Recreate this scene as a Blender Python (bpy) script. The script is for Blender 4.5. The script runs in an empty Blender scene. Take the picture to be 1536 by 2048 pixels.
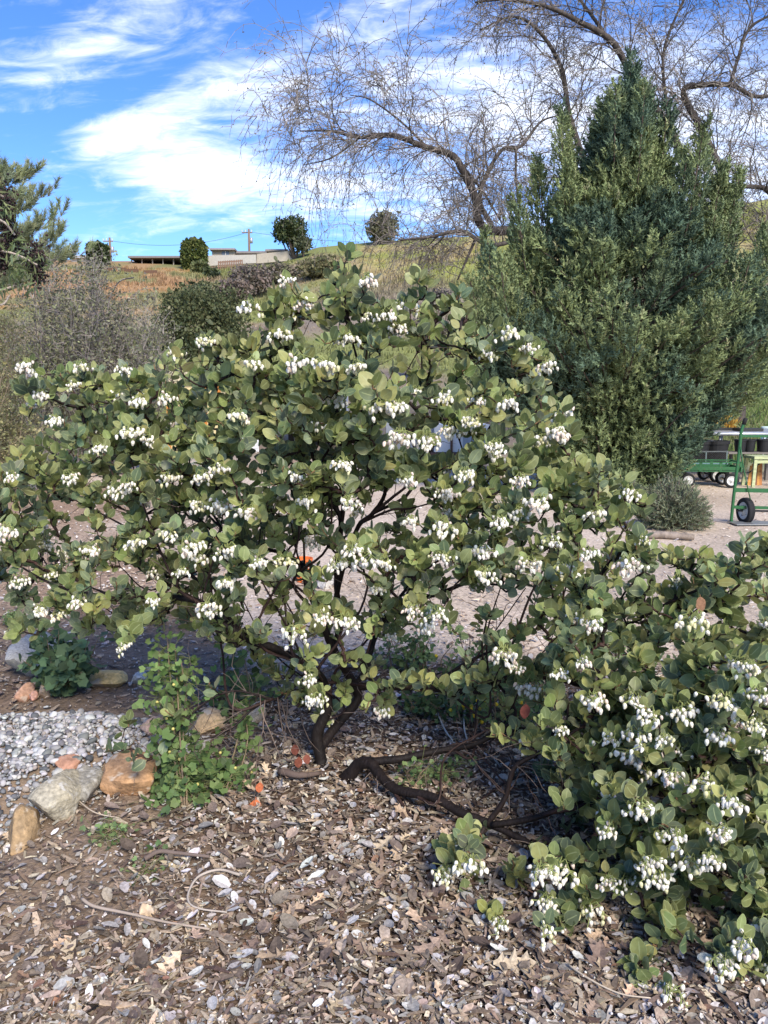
import bpy, math, random
import numpy as np
from math import radians, sin, cos, pi, tan, atan

rng = np.random.default_rng(11)
random.seed(11)
scene = bpy.context.scene
col = scene.collection

# ------------------------------------------------------------------ camera
F = 1547.0            # focal length in photo pixels (photo 1536 x 2048)
CAM_H = 1.55
HORIZON = 800.0
PITCH = atan((1024 - HORIZON) / F)
cam_d = bpy.data.cameras.new('camera')
cam_d.sensor_fit = 'VERTICAL'
cam_d.sensor_height = 36.0
cam_d.lens = 36.0 * F / 2048.0
cam_d.clip_start = 0.05
cam_d.clip_end = 3000.0
cam = bpy.data.objects.new('camera', cam_d)
cam.location = (0, 0, CAM_H)
cam.rotation_euler = (pi / 2 - PITCH, 0, 0)
col.objects.link(cam)
scene.camera = cam

# ------------------------------------------------------------------ light
SUN_EL, SUN_AZ = radians(40), radians(157)     # azimuth clockwise from the view direction (+Y)
world = bpy.data.worlds.new('World')
scene.world = world
world.use_nodes = True
wn, wl = world.node_tree.nodes, world.node_tree.links
wn.clear()
w_out = wn.new('ShaderNodeOutputWorld')
w_bg = wn.new('ShaderNodeBackground')
w_bg.inputs['Strength'].default_value = 0.13
sky = wn.new('ShaderNodeTexSky')
sky.sky_type = 'NISHITA'
sky.sun_disc = False
sky.sun_elevation = SUN_EL
sky.sun_rotation = SUN_AZ
sky.air_density = 1.0
sky.dust_density = 0.4
sky.ozone_density = 4.5
def wmath(op, a, b=None, c=None):
    n = wn.new('ShaderNodeMath'); n.operation = op
    for i, v in enumerate((a, b, c)):
        if v is None: continue
        if isinstance(v, (int, float)): n.inputs[i].default_value = v
        else: wl.new(v, n.inputs[i])
    return n.outputs[0]
# thin high cirrus: a layer at constant height, seen in the direction of view
w_tc = wn.new('ShaderNodeTexCoord')
w_sep = wn.new('ShaderNodeSeparateXYZ'); wl.new(w_tc.outputs['Generated'], w_sep.inputs[0])
zz = wmath('MAXIMUM', wmath('ADD', w_sep.outputs[2], 0.35), 0.10)
cu = wmath('DIVIDE', w_sep.outputs[0], zz)
cv = wmath('DIVIDE', w_sep.outputs[1], zz)
w_cmb = wn.new('ShaderNodeCombineXYZ'); wl.new(cu, w_cmb.inputs[0]); wl.new(cv, w_cmb.inputs[1])
def cloud_noise(scale, rot, stretch, detail, dist, off):
    m = wn.new('ShaderNodeMapping'); wl.new(w_cmb.outputs[0], m.inputs[0])
    m.inputs['Rotation'].default_value = (0, 0, radians(rot))
    m.inputs['Scale'].default_value = (1.0, stretch, 1.0)
    m.inputs['Location'].default_value = off
    t = wn.new('ShaderNodeTexNoise'); wl.new(m.outputs[0], t.inputs['Vector'])
    t.inputs['Scale'].default_value = scale; t.inputs['Detail'].default_value = detail
    t.inputs['Roughness'].default_value = 0.62; t.inputs['Distortion'].default_value = dist
    return t.outputs['Fac']
def smooth(v, lo, hi):
    n = wn.new('ShaderNodeMapRange'); n.interpolation_type = 'SMOOTHSTEP'
    wl.new(v, n.inputs[0]); n.inputs[1].default_value = lo; n.inputs[2].default_value = hi
    return n.outputs[0]
def cloud_bank(u0, v0, ru, rv, rot):
    """soft patch of cirrus centred at (u0, v0) of the cloud layer"""
    c_, s_ = cos(radians(rot)), sin(radians(rot))
    du = wmath('SUBTRACT', cu, u0); dv = wmath('SUBTRACT', cv, v0)
    a = wmath('DIVIDE', wmath('ADD', wmath('MULTIPLY', du, c_), wmath('MULTIPLY', dv, s_)), ru)
    b = wmath('DIVIDE', wmath('SUBTRACT', wmath('MULTIPLY', dv, c_), wmath('MULTIPLY', du, s_)), rv)
    r = wmath('ADD', wmath('MULTIPLY', a, a), wmath('MULTIPLY', b, b))
    return smooth(r, 1.0, 0.0)
n_big = cloud_noise(1.5, 40, 1.8, 6, 1.0, (1.3, 0.4, 0))
n_wisp = cloud_noise(3.6, 42, 2.8, 14, 1.8, (0.2, 2.1, 0))
n_fine = cloud_noise(8.0, 30, 2.2, 14, 1.5, (5.2, 0.7, 0))
cover = wmath('ADD', wmath('MULTIPLY', n_big, 0.16), wmath('ADD', wmath('MULTIPLY', n_wisp, 0.46), wmath('MULTIPLY', n_fine, 0.56)))
def layer_pt(px, py):
    x, y = (px - 768) / F, (1024 - py) / F
    d = np.array([x, cos(PITCH) + y * sin(PITCH), -sin(PITCH) + y * cos(PITCH)]); d /= np.linalg.norm(d)
    return d[0] / (d[2] + .35), d[1] / (d[2] + .35)
banks = None
for (px, py, ru, rv, rot, amt) in ((340, 320, .34, .26, 35, .22), (480, 375, .5, .26, 0, .12), (330, 215, .8, .10, -30, .15), (1000, 330, 1.4, .7, 0, .15), (1430, 250, 1.1, .6, 10, .18),
                                   (300, 60, .8, .13, -28, .12), (700, 70, .6, .10, -35, .12), (60, 130, .7, .10, -25, .10), (790, 200, .5, .2, 0, .06),
                                   (260, 460, .5, .10, -20, .07), (700, 430, .8, .3, 0, .06)):
    u0, v0 = layer_pt(px, py)
    b = wmath('MULTIPLY', cloud_bank(u0, v0, ru * .62, rv * .55, rot), amt)
    banks = b if banks is None else wmath('ADD', banks, b)
dens = wmath('ADD', wmath('MULTIPLY', smooth(wmath('ADD', cover, banks), 0.60, 1.12), 0.98), 0.03)
dens = wmath('MULTIPLY', dens, smooth(w_sep.outputs[2], 0.0, 0.08))
w_sat = wn.new('ShaderNodeHueSaturation'); wl.new(sky.outputs[0], w_sat.inputs['Color']); w_sat.inputs['Saturation'].default_value = 1.28; w_sat.inputs['Hue'].default_value = 0.514; w_sat.inputs['Value'].default_value = 0.88
w_mix = wn.new('ShaderNodeMix'); w_mix.data_type = 'RGBA'
wl.new(dens, w_mix.inputs[0]); wl.new(w_sat.outputs[0], w_mix.inputs[6]); w_mix.inputs[7].default_value = (5.4, 5.6, 6.0, 1)
wl.new(w_mix.outputs[2], w_bg.inputs[0]); wl.new(w_bg.outputs[0], w_out.inputs[0])

sun_d = bpy.data.lights.new('sun', 'SUN')
sun_d.energy = 2.7
sun_d.angle = radians(20.0)       # sun behind thin cirrus
sun_d.color = (1.0, 0.91, 0.77)
sun = bpy.data.objects.new('sun', sun_d)
sun.rotation_euler = (pi / 2 - SUN_EL, 0, pi - SUN_AZ)
sun.location = (20, -20, 30)
col.objects.link(sun)

vs = scene.view_settings
vs.view_transform = 'Standard'; vs.look = 'None'; vs.exposure = 1.14; vs.gamma = 1.0; vs.use_curve_mapping = False
scene.render.engine = 'CYCLES'
scene.cycles.use_denoising = True
scene.cycles.max_bounces = 6
scene.cycles.diffuse_bounces = 3
scene.cycles.glossy_bounces = 2
scene.cycles.transmission_bounces = 4
scene.cycles.use_fast_gi = False

# ------------------------------------------------------------------ geometry helpers
def ray(px, py):
    x, y = (px - 768) / F, (1024 - py) / F
    return np.array([x, cos(PITCH) + y * sin(PITCH), -sin(PITCH) + y * cos(PITCH)])
def P(px, py, d):
    """the point at distance d (metres along +Y) in the direction of photo pixel (px, py)"""
    r = ray(px, py); r = r * (d / r[1])
    return np.array([r[0], r[1], r[2] + CAM_H])
def G(px, py, z=0.0):
    r = ray(px, py); t = (z - CAM_H) / r[2]
    return np.array([r[0] * t, r[1] * t, z])
def X(px, d, py=HORIZON):
    return P(px, py, d)[0]
def U(a=0.0, b=1.0): return float(rng.uniform(a, b))

def hashn(ix, iy, s):
    h = (ix * 374761393 + iy * 668265263 + s * 974634777) & 0xFFFFFFFF
    h = ((h ^ (h >> 13)) * 1274126177) & 0xFFFFFFFF
    return ((h ^ (h >> 16)) & 0xFFFF) / 65535.0
def vnoise(x, y, s=0):
    x = np.asarray(x, float); y = np.asarray(y, float)
    ix = np.floor(x).astype(np.int64); iy = np.floor(y).astype(np.int64)
    fx = x - ix; fy = y - iy
    fx = fx * fx * (3 - 2 * fx); fy = fy * fy * (3 - 2 * fy)
    a = hashn(ix, iy, s); b = hashn(ix + 1, iy, s); c = hashn(ix, iy + 1, s); d = hashn(ix + 1, iy + 1, s)
    return (a * (1 - fx) + b * fx) * (1 - fy) + (c * (1 - fx) + d * fx) * fy
def fbm(x, y, s=0, o=4):
    t = 0; a = .5; n = 0
    for i in range(o):
        t = t + a * vnoise(np.asarray(x) * 2 ** i, np.asarray(y) * 2 ** i, s + i); n += a; a *= .5
    return t / n
def sstep(a, b, x):
    t = np.clip((np.asarray(x, float) - a) / (b - a), 0, 1); return t * t * (3 - 2 * t)
def unit(v):
    v = np.asarray(v, float); n = np.linalg.norm(v, axis=-1, keepdims=True); return v / np.maximum(n, 1e-9)
def lerp(a, b, t): return np.asarray(a) * (1 - t) + np.asarray(b) * t

class MB:
    """collects geometry for ONE mesh object, with a colour per vertex"""
    def __init__(s): s.v = []; s.q = []; s.t = []; s.c = []; s.u = []; s.n = 0
    def add(s, v, quads=None, tris=None, tint=(.5, .5, .5), uv=None):
        v = np.asarray(v, float).reshape(-1, 3); m = len(v)
        s.v.append(v)
        if quads is not None and len(quads): s.q.append(np.asarray(quads, np.int64).reshape(-1, 4) + s.n)
        if tris is not None and len(tris): s.t.append(np.asarray(tris, np.int64).reshape(-1, 3) + s.n)
        t = np.asarray(tint, float)
        s.c.append(np.broadcast_to(t, (m, 3)) if t.ndim == 1 else t)
        s.u.append(np.zeros((m, 2)) if uv is None else np.asarray(uv, float))
        s.n += m; return s
    def inst(s, tv, M, L, quads=None, tris=None, tint=(.5, .5, .5), uv=None, tmul=None):
        """template verts tv placed K times with 3x3 matrices M (K,3,3) and locations L (K,3); tint (K,3)"""
        tv = np.asarray(tv, float); K = len(L); n = len(tv)
        if K == 0: return s
        v = np.einsum('kij,nj->kni', M, tv) + np.asarray(L)[:, None, :]
        off = (np.arange(K) * n)[:, None, None]
        q = None if quads is None or not len(quads) else (np.asarray(quads, np.int64)[None] + off).reshape(-1, 4)
        t = None if tris is None or not len(tris) else (np.asarray(tris, np.int64)[None] + off).reshape(-1, 3)
        c = np.broadcast_to(np.asarray(tint, float).reshape(-1, 1, 3), (K, n, 3))
        if tmul is not None: c = c * np.asarray(tmul).reshape(1, n, -1)
        u = None if uv is None else np.broadcast_to(np.asarray(uv)[None], (K, n, 2)).reshape(-1, 2)
        return s.add(v.reshape(-1, 3), q, t, c.reshape(-1, 3), u)
    def segs(s, P0, P1, R0, R1, n=4, tint=(.5, .5, .5)):
        """K straight tapered segments"""
        P0 = np.asarray(P0, float).reshape(-1, 3); P1 = np.asarray(P1, float).reshape(-1, 3); K = len(P0)
        if K == 0: return s
        R0 = np.broadcast_to(np.asarray(R0, float), (K,)); R1 = np.broadcast_to(np.asarray(R1, float), (K,))
        d = unit(P1 - P0); h = np.where(np.abs(d[:, 2:3]) > .9, np.array([[1., 0, 0]]), np.array([[0, 0, 1.]]))
        a = unit(np.cross(d, h)); b = np.cross(d, a)
        th = np.arange(n) * 2 * pi / n
        ring = a[:, None, :] * np.cos(th)[None, :, None] + b[:, None, :] * np.sin(th)[None, :, None]
        v = np.concatenate([P0[:, None] + ring * R0[:, None, None], P1[:, None] + ring * R1[:, None, None]], 1)
        i = np.arange(n); j = (i + 1) % n
        q = np.stack([i, j, n + j, n + i], 1)[None] + (np.arange(K) * 2 * n)[:, None, None]
        t = np.asarray(tint, float)
        c = np.broadcast_to(t.reshape(-1, 1, 3), (K, 2 * n, 3)).reshape(-1, 3)
        return s.add(v.reshape(-1, 3), q.reshape(-1, 4), None, c)
    def tube(s, pts, rad, n=8, tint=(.5, .5, .5), cap=True, wob=0.0):
        p = np.asarray(pts, float); m = len(p); r = np.broadcast_to(np.asarray(rad, float), (m,))
        d = unit(np.gradient(p, axis=0))
        h = np.array([0, 0, 1.]) if abs(d[0, 2]) < .9 else np.array([1., 0, 0])
        a = unit(np.cross(d[0], h)); A = [a]
        for k in range(1, m):
            a = A[-1] - d[k] * np.dot(A[-1], d[k]); A.append(unit(a))
        A = np.array(A); B = np.cross(d, A)
        th = np.arange(n) * 2 * pi / n
        rr = np.ones((m, n)) * r[:, None]
        if wob: rr *= 1 + wob * (rng.random((m, n)) - .5)
        v = p[:, None] + (A[:, None] * np.cos(th)[None, :, None] + B[:, None] * np.sin(th)[None, :, None]) * rr[:, :, None]
        i = np.arange(n); j = (i + 1) % n
        q = (np.stack([i, j, n + j, n + i], 1)[None] + (np.arange(m - 1) * n)[:, None, None]).reshape(-1, 4)
        v = v.reshape(-1, 3); tr = []
        if cap:
            v = np.concatenate([v, p[:1], p[-1:]]); k0 = m * n
            tr = [[j_, i_, k0] for i_, j_ in zip(i, j)] + [[(m - 1) * n + i_, (m - 1) * n + j_, k0 + 1] for i_, j_ in zip(i, j)]
        return s.add(v, q, tr, tint)
    def box(s, c, size, rz=0.0, tint=(.5, .5, .5), M=None):
        hx, hy, hz = np.asarray(size, float) / 2
        v = np.array([[x, y, z] for x in (-hx, hx) for y in (-hy, hy) for z in (-hz, hz)])
        if M is None: M = rotz(rz)
        v = v @ np.asarray(M).T + np.asarray(c, float)
        return s.add(v, [[0, 1, 3, 2], [4, 6, 7, 5], [0, 4, 5, 1], [2, 3, 7, 6], [0, 2, 6, 4], [1, 5, 7, 3]], None, tint)
    def bar(s, a, b, w, h, tint=(.5, .5, .5)):
        """square-section bar from a to b"""
        a = np.asarray(a, float); b = np.asarray(b, float); d = b - a; L = np.linalg.norm(d); x = d / L
        up = np.array([0, 0, 1.]) if abs(x[2]) < .95 else np.array([0, 1., 0])
        y = unit(np.cross(up, x)); z = np.cross(x, y)
        return s.box((a + b) / 2, (L, w, h), tint=tint, M=np.stack([x, y, z], 1))
    def lathe(s, prof, c=(0, 0, 0), n=16, axis='z', tint=(.5, .5, .5), M=None):
        prof = np.asarray(prof, float); m = len(prof); th = np.arange(n) * 2 * pi / n
        v = np.stack([prof[:, 0:1] * np.cos(th), prof[:, 0:1] * np.sin(th), np.broadcast_to(prof[:, 1:2], (m, n))], -1).reshape(-1, 3)
        if axis == 'x': v = v[:, [2, 0, 1]]
        if axis == 'y': v = v[:, [1, 2, 0]]
        if M is not None: v = v @ np.asarray(M).T
        i = np.arange(n); j = (i + 1) % n
        q = (np.stack([i, j, n + j, n + i], 1)[None] + (np.arange(m - 1) * n)[:, None, None]).reshape(-1, 4)
        return s.add(v + np.asarray(c, float), q, None, tint)
    def mesh(s, name, mat, smooth=False):
        me = bpy.data.meshes.new(name)
        v = np.concatenate(s.v); q = np.concatenate(s.q) if s.q else np.zeros((0, 4), np.int64); t = np.concatenate(s.t) if s.t else np.zeros((0, 3), np.int64)
        me.vertices.add(len(v)); me.vertices.foreach_set('co', v.astype(np.float32).ravel())
        nl = q.size + t.size; me.loops.add(nl)
        me.loops.foreach_set('vertex_index', np.concatenate([q.ravel(), t.ravel()]).astype(np.int32))
        npoly = len(q) + len(t); me.polygons.add(npoly)
        ls = np.concatenate([np.arange(len(q)) * 4, q.size + np.arange(len(t)) * 3]).astype(np.int32)
        me.polygons.foreach_set('loop_start', ls)
        me.polygons.foreach_set('use_smooth', np.full(npoly, bool(smooth)))
        c = np.concatenate(s.c); at = me.attributes.new('tint', 'FLOAT_COLOR', 'POINT')
        at.data.foreach_set('color', np.concatenate([c, np.ones((len(c), 1))], 1).astype(np.float32).ravel())
        u = np.concatenate(s.u)
        if np.any(u):
            au = me.attributes.new('leaf_uv', 'FLOAT_VECTOR', 'POINT')
            au.data.foreach_set('vector', np.concatenate([u, np.zeros((len(u), 1))], 1).astype(np.float32).ravel())
        me.materials.append(mat); me.update(calc_edges=True); me.validate(verbose=False)
        return me
    def build(s, name, mat, parent=None, smooth=False, kind=None):
        return link(name, s.mesh(name, mat, smooth), parent, kind)

def link(name, me, parent=None, kind=None):
    o = bpy.data.objects.new(name, me); col.objects.link(o)
    if parent is not None:
        o.parent = parent
        pm = parent
        off = [0., 0., 0.]
        while pm is not None:
            off = [a + b for a, b in zip(off, pm.location)]; pm = pm.parent
        o.location = (-off[0], -off[1], -off[2])     # geometry is written in world coordinates
    if kind: o['kind'] = kind
    return o
def tag(o, label, cat=None, group=None, kind=None):
    o['label'] = label
    if cat: o['category'] = cat
    if group: o['group'] = group
    if kind: o['kind'] = kind
    return o
def thing(name, label, cat, loc, group=None):
    o = bpy.data.objects.new(name, None); o.empty_display_size = .1; col.objects.link(o); o.location = tuple(float(a) for a in loc)
    return tag(o, label, cat, group)
def rotz(a): return np.array([[cos(a), -sin(a), 0], [sin(a), cos(a), 0], [0, 0, 1.]])
def rotx(a): return np.array([[1, 0, 0], [0, cos(a), -sin(a)], [0, sin(a), cos(a)]])
def roty(a): return np.array([[cos(a), 0, sin(a)], [0, 1, 0], [-sin(a), 0, cos(a)]])
def frames(d, nrm=None, roll=None):
    """matrices (K,3,3) with columns side, along(d), normal"""
    d = unit(d); K = len(d)
    if nrm is None: nrm = rng.normal(size=(K, 3))
    s_ = unit(np.cross(d, nrm)); n_ = np.cross(s_, d)
    if roll is not None:
        c_, k_ = np.cos(roll)[:, None], np.sin(roll)[:, None]
        s_, n_ = s_ * c_ + n_ * k_, n_ * c_ - s_ * k_
    return np.stack([s_, d, n_], 2)
def catmull(pts, per=6):
    p = np.asarray(pts, float)
    q = np.concatenate([2 * p[:1] - p[1:2], p, 2 * p[-1:] - p[-2:-1]]); out = []
    for i in range(len(p) - 1):
        a, b, c, d = q[i:i + 4]
        for t in np.linspace(0, 1, per, endpoint=False):
            out.append(.5 * (2 * b + (c - a) * t + (2 * a - 5 * b + 4 * c - d) * t * t + (3 * b - a - 3 * c + d) * t ** 3))
    out.append(p[-1]); return np.array(out)
def rmats(K, tilt=pi):
    """random rotations"""
    q = unit(rng.normal(size=(K, 4))); w, x, y, z = q.T
    return np.stack([np.stack([1 - 2 * (y * y + z * z), 2 * (x * y - z * w), 2 * (x * z + y * w)], 1),
                     np.stack([2 * (x * y + z * w), 1 - 2 * (x * x + z * z), 2 * (y * z - x * w)], 1),
                     np.stack([2 * (x * z - y * w), 2 * (y * z + x * w), 1 - 2 * (x * x + y * y)], 1)], 1)
def pick(cols, K, jit=.18, p=None):
    c = np.asarray(cols, float)[rng.choice(len(cols), K, p=p)]
    return np.clip(c * (1 + jit * rng.normal(size=(K, 1))) * (1 + .025 * rng.normal(size=(K, 3))), .004, .95)

# ------------------------------------------------------------------ materials
def material(name, rough=.6, scale=40.0, amt=.35, trans=0.0, spec=.3, bump=0.0, bscale=120.0, metallic=0.0, leaf=False, coat=0.0, detail=5.0, stretch=(1, 1, 1), mottled=None):
    """colour = the piece's own tint, broken up by noise in object space"""
    m = bpy.data.materials.new(name); m.use_nodes = True
    N, L = m.node_tree.nodes, m.node_tree.links; N.clear()
    out = N.new('ShaderNodeOutputMaterial'); bs = N.new('ShaderNodeBsdfPrincipled')
    at = N.new('ShaderNodeAttribute'); at.attribute_name = 'tint'
    geo = N.new('ShaderNodeNewGeometry')
    mp = N.new('ShaderNodeMapping'); mp.inputs['Scale'].default_value = stretch; L.new(geo.outputs['Position'], mp.inputs[0])
    nz = N.new('ShaderNodeTexNoise'); nz.inputs['Scale'].default_value = scale; nz.inputs['Detail'].default_value = detail
    L.new(mp.outputs[0], nz.inputs['Vector'])
    mr = N.new('ShaderNodeMapRange'); L.new(nz.outputs['Fac'], mr.inputs[0])
    mr.inputs[1].default_value = .25; mr.inputs[2].default_value = .75; mr.inputs[3].default_value = 1 - amt; mr.inputs[4].default_value = 1 + amt
    mx = N.new('ShaderNodeMix'); mx.data_type = 'RGBA'; mx.blend_type = 'MULTIPLY'; mx.inputs[0].default_value = 1
    L.new(at.outputs['Color'], mx.inputs[6]); L.new(mr.outputs[0], mx.inputs[7])
    c = mx.outputs[2]
    if mottled:
        n2 = N.new('ShaderNodeTexNoise'); n2.inputs['Scale'].default_value = mottled[1]; n2.inputs['Detail'].default_value = 4
        L.new(geo.outputs['Position'], n2.inputs['Vector'])
        r2 = N.new('ShaderNodeMapRange'); L.new(n2.outputs['Fac'], r2.inputs[0]); r2.inputs[1].default_value = mottled[2]; r2.inputs[2].default_value = mottled[2] + .1
        x2 = N.new('ShaderNodeMix'); x2.data_type = 'RGBA'; L.new(r2.outputs[0], x2.inputs[0]); L.new(c, x2.inputs[6]); x2.inputs[7].default_value = (*mottled[0], 1)
        c = x2.outputs[2]
    if leaf:
        uv = N.new('ShaderNodeAttribute'); uv.attribute_name = 'leaf_uv'
        sp = N.new('ShaderNodeSeparateXYZ'); L.new(uv.outputs['Vector'], sp.inputs[0])
        ab = N.new('ShaderNodeMath'); ab.operation = 'ABSOLUTE'; L.new(sp.outputs[0], ab.inputs[0])
        e1 = N.new('ShaderNodeMapRange'); L.new(ab.outputs[0], e1.inputs[0]); e1.inputs[1].default_value = .86; e1.inputs[2].default_value = .97
        e2 = N.new('ShaderNodeMapRange'); L.new(ab.outputs[0], e2.inputs[0]); e2.inputs[1].default_value = .10; e2.inputs[2].default_value = .03
        ed = N.new('ShaderNodeMath'); ed.operation = 'MAXIMUM'; L.new(e1.outputs[0], ed.inputs[0]); L.new(e2.outputs[0], ed.inputs[1])
        em = N.new('ShaderNodeMath'); em.operation = 'MULTIPLY'; L.new(ed.outputs[0], em.inputs[0]); em.inputs[1].default_value = .55
        x3 = N.new('ShaderNodeMix'); x3.data_type = 'RGBA'; L.new(em.outputs[0], x3.inputs[0]); L.new(c, x3.inputs[6]); x3.inputs[7].default_value = (.46, .52, .25, 1)
        c = x3.outputs[2]
    L.new(c, bs.inputs['Base Color'])
    bs.inputs['Roughness'].default_value = rough; bs.inputs['Specular IOR Level'].default_value = spec
    bs.inputs['Metallic'].default_value = metallic
    if coat: bs.inputs['Coat Weight'].default_value = coat; bs.inputs['Coat Roughness'].default_value = .3
    if bump:
        nb = N.new('ShaderNodeTexNoise'); nb.inputs['Scale'].default_value = bscale; nb.inputs['Detail'].default_value = 6
        L.new(mp.outputs[0], nb.inputs['Vector'])
        bp = N.new('ShaderNodeBump'); bp.inputs['Strength'].default_value = bump; bp.inputs['Distance'].default_value = .02
        L.new(nb.outputs['Fac'], bp.inputs['Height']); L.new(bp.outputs[0], bs.inputs['Normal'])
    sh = bs.outputs[0]
    if trans:
        tr = N.new('ShaderNodeBsdfTranslucent'); L.new(c, tr.inputs['Color'])
        ms = N.new('ShaderNodeMixShader'); ms.inputs[0].default_value = trans
        L.new(sh, ms.inputs[1]); L.new(tr.outputs[0], ms.inputs[2]); sh = ms.outputs[0]
    L.new(sh, out.inputs['Surface'])
    return m
M_ground = material('soil', .95, 28, .38, spec=.1, bump=.6, bscale=60)
M_litter = material('dry_litter', .8, 130, .35, spec=.2)
M_leaf = material('manzanita_leaf', .46, 60, .16, trans=.32, spec=.36, leaf=True, mottled=((.33, .24, .09), 75, .735))
M_flower = material('flower', .6, 90, .05, trans=.18, spec=.25)
M_bark = material('dark_red_bark', .65, 25, .4, spec=.22, bump=.35, bscale=90, stretch=(1, 1, .3))
M_greybark = material('grey_bark', .9, 14, .45, spec=.1, bump=.8, bscale=24, stretch=(1, 1, .4))
M_twig = material('twig', .85, 8, .25, spec=.15)
M_foliage = material('foliage', .6, 9, .22, trans=.25, spec=.25)
M_juniper = material('juniper_scale_leaves', .75, 1.6, .30, trans=.10, spec=.15)
M_rock = material('rock', .9, 75, .45, spec=.2, bump=.28, bscale=90, detail=9, mottled=((.50, .48, .43), 26, .56))
M_tanrock = material('tan_rock', .9, 60, .38, spec=.2, bump=.25, bscale=80, detail=9, mottled=((.52, .45, .36), 15, .57))
M_pebble = material('pebble', .75, 60, .18, spec=.3)
M_metal = material('painted_metal', .45, 30, .18, spec=.5, mottled=((.10, .06, .035), 34, .63))
M_steel = material('galvanised_steel', .42, 25, .18, spec=.5, metallic=.6)
M_rubber = material('rubber', .8, 40, .2, spec=.25)
M_plastic = material('plastic', .45, 30, .12, spec=.4)
M_paint = material('wall_paint', .8, 3, .10, spec=.2)
M_wood = material('weathered_wood', .85, 30, .3, spec=.15, bump=.3, bscale=60, stretch=(.2, 1, 1))
M_hill = material('hill_soil', 1.0, 1.4, .32, spec=.05, bump=.5, bscale=2.0, detail=8)
# ------------------------------------------------------------------ terrain
_cp = np.array([-900, 0, 150, 340, 420, 560, 640, 760, 900, 1000, 1200, 1536, 2300], float)
_cy = np.array([560, 530, 518, 524, 530, 518, 491, 481, 471, 465, 430, 392, 350], float)
_ca = np.arctan((_cp - 768) / F)
CREST = 110.0
_cz = np.array([P(a, b, CREST)[2] for a, b in zip(_cp, _cy)])
BED = np.array([G(px, py, .07)[:2] for px, py in ((-420, 1425), (-100, 1416), (80, 1412), (200, 1412), (300, 1428), (395, 1440), (385, 1490), (330, 1515), (290, 1538), (200, 1556), (110, 1568), (40, 1610), (-60, 1660), (-500, 1740))])
def poly_dist(x, y, poly):
    """signed distance to a polygon, positive inside"""
    x = np.asarray(x, float); y = np.asarray(y, float); dm = np.full(x.shape, 1e9); ins = np.zeros(x.shape, bool)
    for i in range(len(poly)):
        ax, ay = poly[i]; bx, by = poly[(i + 1) % len(poly)]
        dx, dy = bx - ax, by - ay
        t = np.clip(((x - ax) * dx + (y - ay) * dy) / (dx * dx + dy * dy), 0, 1)
        dm = np.minimum(dm, np.hypot(x - ax - t * dx, y - ay - t * dy))
        cr = (ay > y) != (by > y)
        with np.errstate(divide='ignore', invalid='ignore'):
            xi = ax + (y - ay) * dx / (dy if dy else 1e-9)
        ins ^= cr & (x < xi)
    return np.where(ins, dm, -dm)
def ground_z(x, y):
    x = np.asarray(x, float); y = np.asarray(y, float)
    r = np.hypot(x, y); a = np.arctan2(x, y)
    s = r * np.cos(np.clip(np.abs(a), 0, .75))
    d0 = np.interp(a, np.arctan((np.array([500, 900, 1250, 1500, 2200]) - 768) / F), [30, 30, 23, 17.5, 17.0])
    ex = np.interp(a, np.arctan((np.array([500, 900, 1500]) - 768) / F), [1.12, 1.15, 1.32])
    zc = np.interp(a, _ca, _cz)
    zc = zc * sstep(1.9, 1.0, np.abs(a))
    t = np.clip((s - d0) / (CREST - d0), 0, 1)
    hz = zc * t ** ex
    hz = hz + (fbm(x * .06, y * .06, 3, 4) - .5) * 5.0 * t ** .7 * (1 - t) ** .8
    hz = hz - np.clip(s - CREST, 0, 900) * .02
    near = (fbm(x * 1.1, y * 1.1, 9, 4) - .5) * .10 * sstep(30, 4, r) + (fbm(x * 6, y * 6, 21, 3) - .5) * .035 * sstep(9, 3, r)
    near = near * sstep(.15, 1.0, r)
    bed = .10 * sstep(-.03, .16, poly_dist(x, y, BED)) if np.any(r < 8) else 0
    return hz + near + bed
def gz(x, y): return float(ground_z(np.array([x]), np.array([y]))[0])
def on_ground(px, py, it=4):
    p = G(px, py)
    for _ in range(it): p = G(px, py, gz(p[0], p[1]))
    return p
def yard_mask(x, y):
    edge = 4.15 + (fbm(x * .7, y * .7, 31, 3) - .5) * 1.1 + 1.5 * sstep(-.5, -1.6, x)
    return sstep(edge - .25, edge + .5, y) * sstep(26, 18, np.hypot(x, y))
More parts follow.
